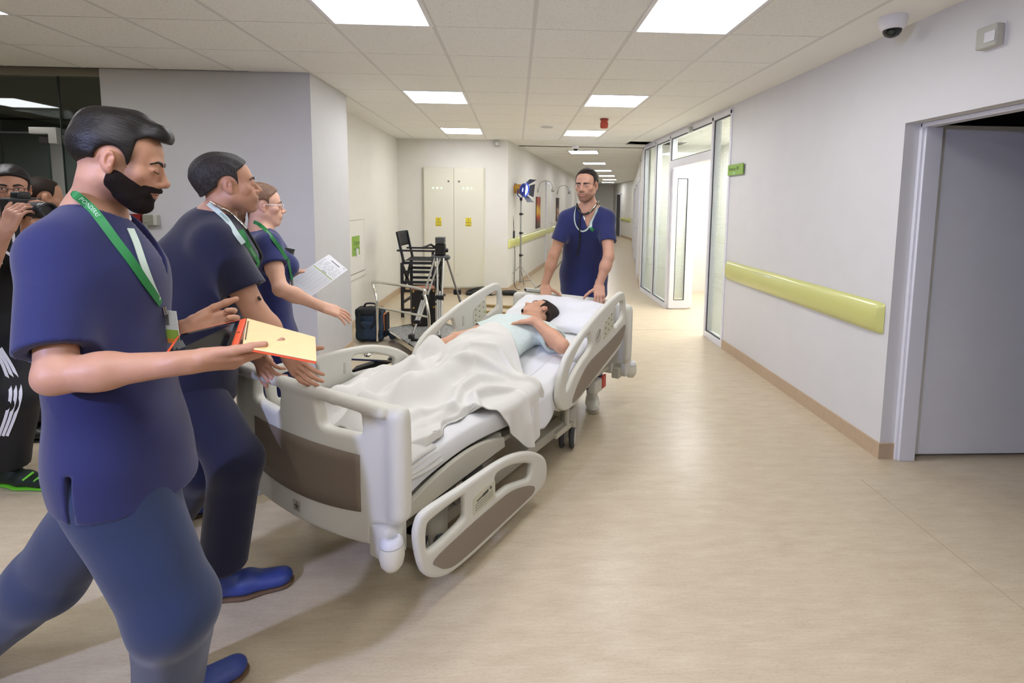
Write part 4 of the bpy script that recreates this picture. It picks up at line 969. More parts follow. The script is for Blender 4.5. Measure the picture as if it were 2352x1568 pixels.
def shoe(root, an, d, m, L=.28, clog=True, msole=None, h=.006, z0=None, w=1.0):
    """closed shoe under an ankle, pointing along d"""
    an = np.array(an, float); d = nrm(d); up = nrm(np.array((0, 0, 1.))-d*d[2]); rt = np.cross(d, up)
    base_ = np.array((an[0], an[1], max(an[2]-.10, 0) if z0 is None else z0)); b = base_-d*.06
    s = S(); s.cap(b+up*.045, b+d*(L*.42)+up*.045, .036*w, .045*w, k=.0, flat=(up, .95)); s.cap(b+d*L*.42+up*.04, b+d*(L-.055)+up*.034, .047*w, .044*w, k=.02, flat=(up, .66))
    s.cap(b+d*.0+up*.06, b+d*.05+up*.09, .036*w, .04*w, k=.03); s.plane(b+up*.014, -up)
    V, Q = s.mesh(h); o = mesh_obj('shoe', V, Q, m, root)
    s = S(); s.cap(b+up*.012, b+d*L*.42+up*.012, .039*w, .047*w, k=0, flat=(up, .5)); s.cap(b+d*L*.42+up*.012, b+d*(L-.05)+up*.014, .049*w, .046*w, k=.02, flat=(up, .4)); s.plane(b+up*.016, up); s.plane(b, -up)
    V, Q = s.mesh(h); mesh_obj('sole', V, Q, msole or M_SOLEB, o); return o
A_ROOT, A_SP = build_bearded()
# ---------------------------------------------------------------- greying man with hands on the footboard
def build_grey():
    root = empty('person', (-1.3, 2.08, 0), 'greying man in shaded dark navy scrubs with stethoscope, both hands on the bed footboard', 'person')
    R = frame((.79, .60, .10)); ear = np.array((-1.118, 2.048, 1.604)); c = ear-R@np.array((.079, -.014, -.006)); sc = 1.0
    nk = np.array((-1.234, 2.150, 1.468)); rt = np.array((.53, -.85, 0))
    sp = dict(head=(c, R, sc), hsdf=head_sdf(lids=0), neck=nk, hip=np.array((-1.319, 2.084, 0.859)), tf=(.85, .53, 0), w=(.185, .178, .18), dep=.80, neckr=.98,
              shR=nk+rt*.165+np.array((0, 0, -.085)), elR=np.array((-1.001, 1.994, 1.110)), wrR=np.array((-0.885, 1.979, 0.969)), shL=nk-rt*.18+np.array((0, 0, -.085)), elL=np.array((-1.339, 2.316, 0.963)), wrL=np.array((-1.072, 2.129, 0.925)), armk=1.08)
    sp['handR'] = lambda s: add_hand(s, sp['wrR'], np.array((-0.745, 1.876, 0.850))-np.array((-0.885, 1.979, 0.969)), (.45, .85, -.2), 1, curls=[(8, 20, 15), (12, 22, 15), (14, 24, 15), (16, 26, 16)], thumb=(52, 5), spread=9)
    sp['handL'] = lambda s: add_hand(s, sp['wrL'], np.array((-0.960, 2.024, 0.828))-np.array((-1.072, 2.129, 0.925)), (.45, .85, -.2), -1, curls=[(15, 40, 30)]*4, thumb=(40, 15), spread=4)
    sp['tint'] = tint_fn(c, R, sc, stub=(.72, .70, .70))
    person_body(root, 'body', sp, skin('skin_tan', 'bb8c72'), .0034)
    eyes(root, c, R, sc); brows(root, c, R, sc, M_HAIRG, .0036)
    V, Q = placed(hair_sdf(.008, hairline(.014, .74, -.098, -.006, .026, .034), .0024, 7, lambda h: h.ell((0, -.052, -.05), (.051, .041, .055), k=.04), 115), c, R, sc).mesh(.0036); mesh_obj('hair', V, Q, M_HAIRG, root)
    shirt(root, sp, M_SCRUB_SHADED, h=.006, sleeve=.66, sr=(.078, .082), hem=sp['hip']+np.array((0, 0, -.10)), vdepth=.13, vw=.06, flare=.012, wr=.008, seed=21, wsc=10, extra=lambda s, up, tf, rt: s.ell(lerp(sp['hip'], nk, .66)-tf*.075, .125, k=.06))
    trousers(root, sp, M_SCRUB_SHADED, knR=np.array((-1.066, 1.921, 0.552)), anR=np.array((-1.136, 1.924, 0.141)), knL=np.array((-1.363, 2.209, 0.374)), anL=np.array((-1.670, 2.385, -0.013)), r=(.108, .092, .085), w_=.164, seed=23)
    shoe(root, np.array((-1.124, 1.922, 0.125)), (.93, .30, 0), M_CLOGB, L=.30, z0=.0, w=1.08); shoe(root, np.array((-1.670, 2.385, -0.013)), (.8, .6, 0), M_CLOGB, z0=.0)
    return root, sp
B_ROOT, B_SP = build_grey()
# ---------------------------------------------------------------- nurse at the head end
def build_nurse():
    root = empty('person', (.55, 4.1, 0), 'dark haired man in navy scrubs pushing the bed at its headboard', 'person')
    c = np.array((0.537, 3.943, 1.696)); R = frame((-.47, -.88, -.08)); sc = 1.03
    sp = dict(head=(c, R, sc), hsdf=head_sdf(lids=0), neck=np.array((0.565, 3.994, 1.505)), hip=np.array((.57, 4.24, .97)), tf=(-.08, -1, 0), w=(.165, .155, .17), dep=.62,
              shR=np.array((0.401, 4.014, 1.435)), elR=np.array((0.297, 3.991, 1.151)), wrR=np.array((0.232, 4.010, 0.909)), shL=np.array((0.705, 3.961, 1.440)), elL=np.array((0.699, 3.812, 1.155)), wrL=np.array((0.628, 3.794, 0.945)), armk=1.02, neckr=.98)
    sp['handR'] = lambda s: add_hand(s, sp['wrR'], (.05, -.65, -.75), (.1, .7, -.7), 1, curls=[(20, 40, 30)]*4, thumb=(62, 10), spread=7, sc=1.02)
    sp['handL'] = lambda s: add_hand(s, sp['wrL'], (-.05, -.65, -.75), (.0, .7, -.7), -1, curls=[(22, 45, 30)]*4, thumb=(60, 12), spread=6, sc=1.02)
    sp['tint'] = tint_fn(c, R, sc, stub=(.5, .47, .46))
    person_body(root, 'body', sp, skin('skin_light', 'c4957c'), .0034)
    eyes(root, c, R, sc, (.3, 0), .0040); brows(root, c, R, sc, M_HAIRN, .0040, -.004)
    V, Q = placed(hair_sdf(.006, hairline(.022, .85, -.062, -.02, .03, .034, .3), .0015, 5, None, 90), c, R, sc).mesh(.004); mesh_obj('hair', V, Q, M_HAIRN, root)
    shirt(root, sp, M_SCRUBN, h=.006, sleeve=.62, sr=(.064, .066), hem=np.array((.57, 4.2, .80)), vdepth=.115, vw=.052, flare=.016, wr=.007, seed=12, collar=.068)
    trousers(root, sp, M_SCRUBN, knR=(.5, 4.30, .52), anR=(.5, 4.62, .14), knL=(.62, 4.0, .52), anL=(.60, 3.83, .13), r=(.1, .085, .075), seed=15)
    wh = mat('white_shoe', 'd8d5ca', .5); ws = mat('white_sole', 'bdb7a6', .6)
    shoe(root, (.60, 3.84, .13), (-.1, -1, -.15), wh, msole=ws); shoe(root, (.5, 4.62, .14), (-.05, -1, -.3), wh, msole=ws)
    return root, sp
N_ROOT, N_SP = build_nurse()
# ---------------------------------------------------------------- woman reaching over the bed
M_SCRUBW = mat('navy_scrub_woman', '1d2560', .85, noise=(9, .06), bump=(420, .12), sheen=.2)
def build_woman():
    root = empty('person', (-1.3, 2.8, 0), 'woman in glasses and navy scrubs reaching one hand over the bed', 'person')
    R = frame((.84, .54, -.03)); sc = .93; ear = np.array((-1.320, 2.733, 1.519)); c = ear-R@np.array((.078, -.012, -.006))*sc
    nk = np.array((-1.360, 2.791, 1.379)); rt = np.array((.58, -.81, 0))
    sp = dict(head=(c, R, sc), hsdf=head_sdf(True, lids=0), neck=nk, hip=np.array((-1.324, 2.799, 0.768)), tf=(.81, .58, 0), w=(.142, .125, .16), dep=.72, neckr=.82, bust=.05,
              shR=nk+rt*.155+np.array((0, 0, -.06)), elR=np.array((-1.162, 2.554, 1.114)), wrR=np.array((-0.997, 2.628, 1.014)), shL=nk-rt*.155+np.array((0, 0, -.06)), elL=np.array((-1.462, 3.026, 0.966)), wrL=np.array((-1.266, 2.934, 1.139)), armk=.86)
    sp['handR'] = lambda s: add_hand(s, sp['wrR'], (.72, .40, -.40), (-.25, .35, -.85), 1, curls=[(8, 12, 8), (10, 14, 8), (12, 14, 8), (16, 16, 8)], thumb=(40, 8), spread=10, sc=.92)
    sp['handL'] = lambda s: add_hand(s, sp['wrL'], (.75, .35, .10), (-.2, -.3, -.8), -1, curls=[(20, 22, 12), (35, 30, 15), (45, 40, 20), (50, 45, 20)], thumb=(40, 10), spread=6, sc=.9)
    t0 = tint_fn(c, R, sc, lips=(.78, .45, .47), cheek=.05)
    dR = nrm((.72, .40, -.40))
    sp['tint'] = t0
    person_body(root, 'body', sp, skin('skin_fair', 'd3a68e'), .0034)
    eyes(root, c, R, sc, (0, 0), .0046); brows(root, c, R, sc, M_HAIRF, .0026, .002)
    def ex(h): h.ell((0, -.10, -.02), (.06, .05, .06), k=.03); h.cap((0, -.125, -.05), (.0, -.13, -.125), .045, .03, k=.03)
    reg0 = hairline(.012, .80, -.16, -.0, .022, .032)
    def reg(P):
        return np.where(P[:, 1] < -.09, -.16-P[:, 2], reg0(P))
    V, Q = placed(hair_sdf(.009, reg, .0018, 31, ex, 70), c, R, sc).mesh(.0036); mesh_obj('hair', V, Q, M_HAIRF, root)
    shirt(root, sp, M_SCRUBW, h=.006, sleeve=.48, sr=(.062, .066), hem=sp['hip']+np.array((0, 0, -.1)), vdepth=.09, vw=.05, flare=.006, wr=.003, seed=33, collar=.062, wsc=13)
    h0 = sp['hip']; trousers(root, sp, M_SCRUBW, knR=h0+np.array((.06, -.06, -.42)), anR=(h0[0]+.0, h0[1]-.06, .1), knL=h0+np.array((0, .06, -.42)), anL=(h0[0]-.1, h0[1]+.06, .1), r=(.09, .075, .07), w_=.145, seed=35)
    for x, y in ((0, -.06), (-.1, .06)): shoe(root, (h0[0]+x, h0[1]+y, .1), (.8, .6, 0), M_CLOGB, z0=0, L=.25, w=.9)
    return root, sp
C_ROOT, C_SP = build_woman()
# ================================================================ patient, bedding
def build_patient():
    loc = bw(1.5, .03, 0); root = empty('person', (loc[0], loc[1], .55), 'dark haired patient in a pale gown lying on the bed, hand on chest', 'person')
    W_ = lambda x, y, z: bw(x, y, z)
    f = nrm(BV*.74+np.array((0, 0, .66))-BU*.06); u = nrm(BU*.95+np.array((0, 0, .22))-BV*.12); R = frame(f, u); sc = .98
    ear = W_(*(1.862, -0.030, 0.819)); c = ear-R@np.array((-.079, -.014, -.006))*sc
    nk = W_(1.735, .045, .715); hip = W_(1.08, .03, .625)
    tf = np.array((0, 0, 1.))
    sp = dict(head=(c, R, sc), hsdf=head_sdf(lids=0), neck=nk, hip=hip, tf=tf, w=(.172, .168, .165), dep=.55, neckr=1.02,
              shL=W_(1.655, -.15, .70), elL=W_(*(1.475, -0.370, 0.695)), wrL=W_(*(1.534, -0.142, 0.810)), shR=W_(1.66, .225, .70), elR=W_(1.42, .335, .655), wrR=W_(1.225, .365, .655), armk=1.12)
    sp['handL'] = lambda s: add_hand(s, sp['wrL'], nrm(W_(*(1.473, -0.004, 0.790))-W_(*(1.534, -0.142, 0.810))), np.array((0, 0, -1.))+BU*-.15, -1, curls=[(6, 14, 10)]*4, thumb=(26, 6), spread=3)
    sp['handR'] = lambda s: add_hand(s, sp['wrR'], nrm(-BU*.97-np.array((0, 0, .1))), np.array((0, 0, -1.)), 1, curls=[(10, 14, 10)]*4, thumb=(30, 6), spread=3)
    sp['knR'], sp['anR'], sp['knL'], sp['anL'] = W_(.66, .13, .60), W_(.27, .13, .575), W_(.66, -.07, .60), W_(.27, -.07, .575)
    sp['tint'] = tint_fn(c, R, sc, lips=(.9, .74, .72))
    person_body(root, 'body', sp, skin('skin_patient', 'c99a7e'), .0038)
    eyes(root, c, R, sc, closed=True); brows(root, c, R, sc, M_HAIRN, .0034, .0)
    def ex(h):
        h.ell((0, -.055, .045), (.084, .070, .083), k=.03); h.ell((-.06, -.05, -.02), (.03, .045, .05), k=.03); h.ell((.06, -.05, -.02), (.03, .045, .05), k=.03); h.ell((0, -.09, -.05), (.06, .035, .05), k=.03)
    V, Q = placed(hair_sdf(.010, hairline(.018, .80, -.09, -.02, .026, .026), .003, 41, ex, 50), c, R, sc).mesh(.0042); mesh_obj('hair', V, Q, M_HAIRN, root)
    g = S(); g.ell((0, .074, -.104), (.019, .020, .018), k=0); g.cap((-.02, .086, -.0555), (.02, .086, -.0555), .0048, k=.004); g.noise(wrinkle(.001, 90, 4))
    def breg(P): return np.where(P[:, 2] > -.07, np.abs(P[:, 2]+.0545)-.005, P[:, 2]+.084)
    g._p(breg, (0, 0, 0), 1e6, .003, 'i'); V, Q = placed(g, c, R, sc).mesh(.0035); mesh_obj('goatee', V, Q, M_BEARD, root)
    MB().lathe([(.003, 0), (.0045, .001), (.003, .003)], ear+R@np.array((-.006, .004, -.03))-np.array(root.location), R@np.array((-1, 0, 0)), 10).build('earring', M_STEEL, root)
    gm = mat('pale_gown_cloth', 'cbd9d6', .85, noise=(60, .05), bump=(300, .15), sheen=.2)
    shirt(root, sp, gm, name='gown', h=.0065, sleeve=.60, sr=(.072, .078), hem=W_(1.05, .03, .62), hemn=-BU, vdepth=0, flare=.004, wr=.006, seed=43, collar=.07, grow=.010, wsc=17)
    # wristwatch on the far arm
    w_ = sp['wrR']; MB().lathe([(.031, -.012), (.0335, -.01), (.0335, .01), (.031, .012)], w_+BU*.03-np.array(root.location), -BU, 20).build('watch_strap', M_BLACK, root)
    return root, sp
E_ROOT, E_SP = build_patient()
# ---------------------------------------------------------------- pillow
def pillow():
    c = np.array((2.0, -.03, .755)); a = math.radians(21); ux = np.array((math.cos(a), 0, math.sin(a))); uz = np.array((-math.sin(a), 0, math.cos(a)))
    n = 44; P, Q_ = [], []
    for i in range(n+1):
        r0, r1 = [], []
        for j in range(n+1):
            s_, t = 2*i/n-1, 2*j/n-1; e = max(0, (1-s_**4))*max(0, (1-t**4)); pin = 1-.06*(s_*s_*t*t)
            x, y = s_*.21*(1-.05*(1-t*t))*pin, t*.385*(1-.04*(1-s_*s_))*pin
            h = .066*e**.55+.004*math.sin(9*s_+5*t)+.003*math.sin(13*t-4*s_); dent = .075*math.exp(-((s_+.35)/.55)**2-((t-.12)/.38)**2)
            r0.append(c+ux*x+np.array((0, y, 0))+uz*(h-dent*.9*e)); r1.append(c+ux*x+np.array((0, y, 0))-uz*(.052*e**.55))
        P.append(r0); Q_.append(r1)
    mb = MB(); mb.grid(np.array(P)); mb.grid(np.array(Q_)[:, ::-1]); o = mb.build('pillow', M_SHEET); o.location = BO; o.rotation_euler = (0, 0, BA)
    hem = [P[i][1] for i in range(n+1)]
    return tag(o, 'plump white pillow under the patient\'s head', 'pillow')
pillow()
# ---------------------------------------------------------------- blanket over the legs
rsB = np.random.RandomState(3)
def gauss(v, s): return np.exp(-(v/s)**2)
def seg_d(X, Y, pts):
    """distance to a polyline and signed side"""
    d = np.full(X.shape, 9.); sd = np.zeros(X.shape); al = np.zeros(X.shape); L_ = 0
    for (x0, y0), (x1, y1) in zip(pts[:-1], pts[1:]):
        ex, ey = x1-x0, y1-y0; l2 = ex*ex+ey*ey; t = np.clip(((X-x0)*ex+(Y-y0)*ey)/l2, 0, 1); dx, dy = X-x0-t*ex, Y-y0-t*ey; q = np.hypot(dx, dy)
        m = q < d; d[m] = q[m]; sd[m] = (ex*dy-ey*dx)[m]; al[m] = L_+(t*math.sqrt(l2))[m]; L_ += math.sqrt(l2)
    return d, np.sign(sd), al/L_
def body_h(X, Y):
    """height of the covered body above the mattress"""
    leg = lambda y0: gauss(Y-y0, .085)*(.05+.095*1/(1+np.exp(-(X-.45)/.12)))
    h = np.maximum(leg(.13), leg(-.07)); h = np.maximum(h, .205*np.exp(-np.abs((Y-.03)/.235)**3)*1/(1+np.exp(-(X-.86)/.09)))
    feet = .10*gauss(X-.24, .07)*(gauss(Y-.13, .06)+gauss(Y+.07, .06)); hand = .165*gauss(X-1.14, .13)*gauss(Y-.37, .085); return np.maximum(h+feet*.8, hand)
def blanket_h(X, Y):
    Z = zm(X)+body_h(X, Y)+.012
    w1 = .010*np.sin(9*X+14*Y+2*np.sin(5*Y))+.007*np.sin(23*X-11*Y+3*np.sin(4*X)); Z = Z+w1*(.4+.6*gauss(X-.75, .5))
    Z = Z+.010*np.sin(31*X+9*Y+4*np.sin(7*X))*gauss(X-.5, .35)*gauss(Y-.25, .3)
    R_ = [([(.28, .10), (.55, .24), (.78, .33), (.98, .36)], .028, .035), ([(.45, .02), (.72, .12), (.95, .30), (1.05, .40)], .020, .028), ([(.30, -.12), (.60, -.02), (.9, .04), (1.16, -.02)], .022, .032),
          ([(.35, -.32), (.55, -.30), (.7, -.22), (.86, -.20), (1.0, -.26)], .026, .03), ([(.62, -.40), (.70, -.31), (.80, -.33), (.93, -.38)], .030, .022), ([(.2, -.2), (.42, -.22), (.6, -.36)], .02, .03),
          ([(1.0, .42), (1.12, .30), (1.22, .12), (1.26, -.05)], .014, .03), ([(.8, -.05), (.95, -.12), (1.06, -.25), (1.08, -.40)], .022, .026), ([(.5, .34), (.7, .42), (.9, .44)], .024, .03), ([(.15, .25), (.35, .32), (.6, .40)], .018, .03)]
    for pts, hgt, wd in R_:
        d, sd, al = seg_d(X, Y, pts); Z = Z+1.5*hgt*gauss(d, wd*(1+.35*sd))*np.sin(PI*np.clip(al*.92+.04, 0, 1))**.6
    # upper layer folded back: a step along its edge
    d, sd, al = seg_d(X, Y, [(.30, .06), (.55, .045), (.80, .02), (1.0, -.03), (1.16, -.13), (1.12, -.30), (1.07, -.5)]); sgn = d*sd
    up = 1/(1+np.exp(sgn/.005)); Z = Z+.020*up+.018*gauss(sgn+.012, .014)*(al > .0)
    return Z
def build_blanket():
    nu, nv = 190, 200; us = np.linspace(.13, 1.0, nu)
    G = np.zeros((nu, nv, 3))
    # upper hem runs diagonally from the far rail across the waist to the near side
    S_ = np.linspace(0, 1, nv)
    for j, t in enumerate(S_):
        y = .445-t*1.16
        x1 = np.interp(y, [-.72, -.40, -.3, -.2, -.08, .06, .2, .32, .42], [1.10, 1.12, 1.17, 1.26, 1.35, 1.39, 1.35, 1.30, 1.27])
        G[:, j, 0] = .13+(x1-.13)*np.linspace(0, 1, nu); G[:, j, 1] = y
    X, Y = G[..., 0], G[..., 1]
    ye = -.395; over = np.maximum(0, ye-Y)                       # arc length past the mattress edge
    Lh = .03+.0*X; Lh = np.interp(X, [.13, .60, .70, .78, .90, .98, 1.05, 1.115, 1.4], [-.02, .0, .04, .17, .30, .33, .30, .22, .2])
    k = np.minimum(1, Lh/.33); over = over*np.clip(Lh/.325, 0.0, 1.1)
    Yc = np.maximum(Y, ye); Z = blanket_h(X, Yc)
    r = .05; ang = np.minimum(over/r, PI/2*.93); dy = r*np.sin(ang); dz = r*(1-np.cos(ang)); rest = np.maximum(0, over-r*PI/2*.93)
    fold = .018*np.sin(34*X+2*np.sin(9*X))+.010*np.sin(61*X+1)
    Yn = Yc-dy-rest*.10-(fold*np.minimum(1, rest/.10))-.012*np.minimum(1, over/.05); Zn = Z-dz-rest*.99
    # the near edge on the lower legs lies on the mattress in loose waves
    low = X < .62; edge = -.36+.03*np.sin(15*X)+.018*np.sin(31*X+1); sh = low & (Y < edge)
    Yn = np.where(sh, np.maximum(Yn, edge-.015*np.minimum(1, (edge-Y)/.1)), Yn); Zn = np.where(sh, np.minimum(Zn, np.maximum(zm(X)+.006, blanket_h(X, np.maximum(Y, edge))-(np.minimum(.05, (edge-Y)*.5)))), Zn)
    Zn = np.where(Yc > .41, np.minimum(Zn, zm(X)+.15), Zn)
    cv = np.maximum(0, (X-1.02))*0
    P = np.stack([X, Yn, np.maximum(Zn, .2)], -1)
    mb = MB(); mb.grid(P); o = mb.build('blanket', M_BLANKET, solid=.006); o.location = BO; o.rotation_euler = (0, 0, BA)
    return tag(o, 'rumpled cream cotton blanket over the patient\'s legs, a corner hanging down the bed side', 'blanket')
build_blanket()
# sheet hanging over the near side of the mattress between blanket and head rail
def side_sheet():
    nu, nv = 50, 26; P = np.zeros((nu, nv, 3))
    for i, x in enumerate(np.linspace(.98, 1.50, nu)):
        z0 = float(zm(x)); zb = np.interp(x, [.98, 1.1, 1.3, 1.5], [.36, .34, .44, .56])
        for j, t in enumerate(np.linspace(0, 1, nv)):
            if t < .3: q = t/.3; P[i, j] = (x, -.30-.115*q, z0+.008-.004*q)
            else:
                q = (t-.3)/.7; P[i, j] = (x, -.415-.04*min(1, q*4)-.012*q+.008*math.sin(26*x)*q, z0+.004-(z0-zb)*q)
    mb = MB(); mb.grid(P); o = mb.build('draw_sheet', M_SHEET, solid=.004); o.location = BO; o.rotation_euler = (0, 0, BA)
    return tag(o, 'white sheet hanging off the mattress edge beside the raised head rail', 'sheet')
side_sheet()
# folded towel at the near foot corner, crumpled cloth behind the footboard
def towel():
    mb = MB()
    for k in range(4):
        z = .555+k*.014; P = []
        for x in np.linspace(.10, .33-.008*k, 14):
            P.append([(x, y, z+.006*math.sin(18*x+k)+(.0 if y > -.30 else -.055*((-.30-y)/.13)**1.3)) for y in np.linspace(-.15, -.435+.006*k, 16)])
        mb.grid(np.array(P))
    o = mb.build('folded_cloth', M_BLANKET, solid=.011); o.location = BO; o.rotation_euler = (0, 0, BA); tag(o, 'folded white cloth on the mattress corner behind the footboard', 'towel')
towel()
s = S()
for k in range(7):
    s.ell((.12+.03*rsB.rand(), .18+.13*rsB.rand(), .60+.06*rsB.rand()), (.05, .04+.02*rsB.rand(), .05), k=.015)
s.noise(wrinkle(.006, 35, 3)); V, Q = s.mesh(.006); o = mesh_obj('crumpled_cloth', V, Q, M_SHEET, None); o.location = BO; o.rotation_euler = (0, 0, BA)
tag(o, 'crumpled white cloth seen through the footboard grip hole', 'towel')
# ================================================================ wall and ceiling fittings
M_IVORY = mat('ivory_metal', 'd9d5c3', .45)
M_YELLOW = mat('warning_yellow', 'e3cf3a', .5)
M_LED = mat('green_led', '7be08a', .3, emit=('8cf5a0', 1.6)); M_LEDW = mat('pale_led', 'd5f5e0', .3, emit=('dcffe8', 2.0))
cab = empty('electrical_cabinet', (-1.055, 8.69, 0), 'tall ivory double door electrical cabinet with green pilot lights and yellow warning stickers', 'cabinet')
MB().bx((-.50, -.02, .10), (.515, .03, 2.135)).build('cabinet_body', M_IVORY, cab, bevel=.003)
for k, (x0, x1) in enumerate(((-.485, .006), (.012, .50))):
    d = MB().bx((x0, -.036, .125), (x1, -.021, 2.115)).build('door', M_IVORY, cab, bevel=.002)
    xc = -.245 if k == 0 else .255
    for i, m_ in ((-1, M_LED), (0, M_LEDW), (1, M_LED)): MB().lathe([(.012, 0), (.012, .004), (.009, .008), (.001, .010)], (xc-.02+i*.07, -.036, 1.79), (0, -1, 0), 14).build('pilot_light', m_, d)
    xl = -.075 if k == 0 else .095
    lk = MB().lathe([(.017, 0), (.017, .005), (.013, .007), (.001, .007)], (xl, -.036, 1.905), (0, -1, 0), 16).build('lock', M_STEEL, d)
    MB().bx((xl-(.016 if k == 0 else -.002), -.046, 1.895), (xl+(.002 if k == 0 else .016), -.042, 1.915)).build('lock_slot', M_BLACK, lk)
    if k: MB().lathe([(.012, 0), (.012, .006), (.001, .008)], (.075, -.036, .345), (0, -1, 0), 12).build('lock', M_GREY, d)
    sk = MB().bx((xc-.052, -.0375, 1.155), (xc+.045, -.036, 1.30)).build('warning_sticker', M_YELLOW, d)
    mb = MB(); cx = xc-.004; y = -.0385
    for a, b in (((cx-.04, 1.222), (cx, 1.292)), ((cx, 1.292), (cx+.04, 1.222)), ((cx+.04, 1.222), (cx-.04, 1.222)), ((cx-.042, 1.216), (cx-.042, 1.162)), ((cx+.042, 1.216), (cx+.042, 1.162)), ((cx-.042, 1.162), (cx+.042, 1.162)), ((cx-.042, 1.216), (cx+.042, 1.216))):
        mb.beam((a[0], y, a[1]), (b[0], y, b[1]), .002, .003, (0, 0, 1) if a[1] == b[1] else (1, 0, 0))
    mb.prism([(cx+.006, 1.272), (cx-.006, 1.248), (cx+.001, 1.248), (cx-.004, 1.229), (cx+.009, 1.254), (cx+.002, 1.254)], (0, y, 0), (1, 0, 0), (0, 0, 1), .001)
    for z, wd in ((1.202, .03), (1.19, .012), (1.178, .06), (1.170, .06)): mb.box((cx, y, z), (wd, .001, .003))
    tag(mb.build('sticker_print', mat('sticker_ink', '3c3710', .6), sk), kind='stuff')
# hydrant style access panel on the recess wall
pn = empty('access_panel', (-1.985, 6.35, 0), 'white wall access panel with a green label in the recess beside the pillar', 'panel')
MB().prism([(5.75-6.35, .60), (6.80-6.35, .60), (6.80-6.35, 1.40), (5.75-6.35, 1.40)], (0, 0, 0), (0, 1, 0), (0, 0, 1), .012).build('panel_frame', M_WALLW, pn, bevel=.002)
MB().bx((.012, -.55, .675), (.022, .35, 1.32)).build('panel_door', M_WALLW, pn)
MB().bx((.013, .35, .675), (.0175, .368, 1.32)).bx((.013, -.55, .668), (.0175, .368, .677)).bx((.013, -.55, 1.318), (.0175, .368, 1.323)).build('door_gap', M_DARK, pn)
lb = MB().bx((.022, -.16, .89), (.024, .14, 1.13)).build('green_label', M_GREEN, pn)
mb = MB(); put_text(mb, 'Organe', .075, (.0245, .02, 1.045), (0, 1, 0), (0, 0, 1)); put_text(mb, 'incendiu', .055, (.0245, .02, .975), (0, 1, 0), (0, 0, 1)); mb.build('label_print', M_INK, lb)
MB().bx((.022, -.03, .88), (.05, .005, .975)).build('panel_handle', M_WHITEMETAL, pn, bevel=.006)
# room sign
sg = empty('room_sign', (2.255, 5.21, 1.92), 'bright green room sign reading Rezerva 307 on the white wall', 'sign')
MB().bx((-.022, -.19, -.055), (-.012, .17, .055)).build('sign_plate', M_GREEN, sg, bevel=.002)
MB().bx((-.012, -.15, -.04), (0, -.11, .04)).build('standoff', M_GREY, sg); MB().bx((-.012, .11, -.04), (0, .15, .04)).build('standoff', M_GREY, sg)
mb = MB(); put_text(mb, 'Rezerva 307', .05, (-.0228, .01, .008), (0, -1, 0), (0, 0, 1)); mb.build('sign_lettering', M_INK, sg)
mb = MB(); put_text(mb, '307', .02, (-.0228, .01, -.034), (0, -1, 0), (0, 0, 1)); MB().bx((-.0232, -.01, -.045), (-.0222, .03, -.028)).build('small_mark', mat('pale_mark', 'a9d6c0', .5), sg)
# call box high on the right wall
cbx = empty('wall_alarm_box', (2.26, 2.42, 2.36), 'small cream alarm box high on the wall above the grey door', 'alarm box')
MB().bx((-.045, -.06, -.05), (-.005, .05, .05)).build('housing', M_GREY, cbx, bevel=.006); MB().bx((-.05, -.055, -.03), (-.044, -.0, .02)).build('lens', mat('frosted', 'dedfe0', .2), cbx, bevel=.004)
MB().bx((-.005, -.065, -.055), (0, .055, .055)).build('back_plate', M_WHITEMETAL, cbx); MB().cyl((-.048, -.02, .0), (-.044, -.02, .0), .006, 10).build('indicator', M_BLACK, cbx)
def dome(x, y, z, r, label, face):
    t = empty('dome_camera', (x, y, z), label, 'camera')
    MB().lathe([(r*1.02, 0), (r*1.05, -r*.25), (r*.95, -r*.75), (r*.78, -r*1.0), (r*.70, -r*1.02)], n=28).build('housing', M_WHITEMETAL, t)
    MB().lathe([(r*.70, -r*.95), (r*.66, -r*1.2), (r*.5, -r*1.45), (r*.25, -r*1.58), (.001, -r*1.62)], n=24).build('lens_dome', mat('smoked_dome', '14161a', .08), t)
    f = nrm(face); mb = MB(); ball(mb, np.array((0, 0, -r*1.05))+f*r*.42, np.diag((r*.28, r*.28, r*.28))); mb.build('eye_lens', mat('lens_glass', '2f3a33', .05), t); return t
dome(2.08, 2.86, 2.6, .068, 'white dome security camera on the ceiling border above the grey door', (-.5, -.6, -.3))
dome(1.06, 9.32, 2.6, .062, 'white dome security camera on the ceiling where the far corridor starts', (-.2, -.8, -.3))
so = empty('fire_sounder', (1.075, 6.39, 2.6), 'red fire alarm sounder hanging from the ceiling tiles', 'alarm')
MB().lathe([(.045, 0), (.045, -.03), (.041, -.035), (.044, -.04), (.05, -.06), (.05, -.10), (.042, -.115), (.001, -.117)], n=24).build('sounder_body', mat('sounder_red', 'b1452f', .45), so); MB().lathe([(.053, -.004), (.05, -.02)], n=24).build('sounder_base', mat('sounder_red_dark', '8f3524', .5), so)
sp_ = empty('ceiling_speaker', (.415, 7.12, 2.6), 'flat round white speaker grille in the ceiling', 'speaker')
MB().lathe([(.10, 0), (.10, -.006), (.088, -.012), (.08, -.010), (.001, -.011)], n=28).build('grille', M_WHITEMETAL, sp_); MB().lathe([(.082, -.0115), (.079, -.0125)], n=28).build('grille_ring', M_GREY, sp_)
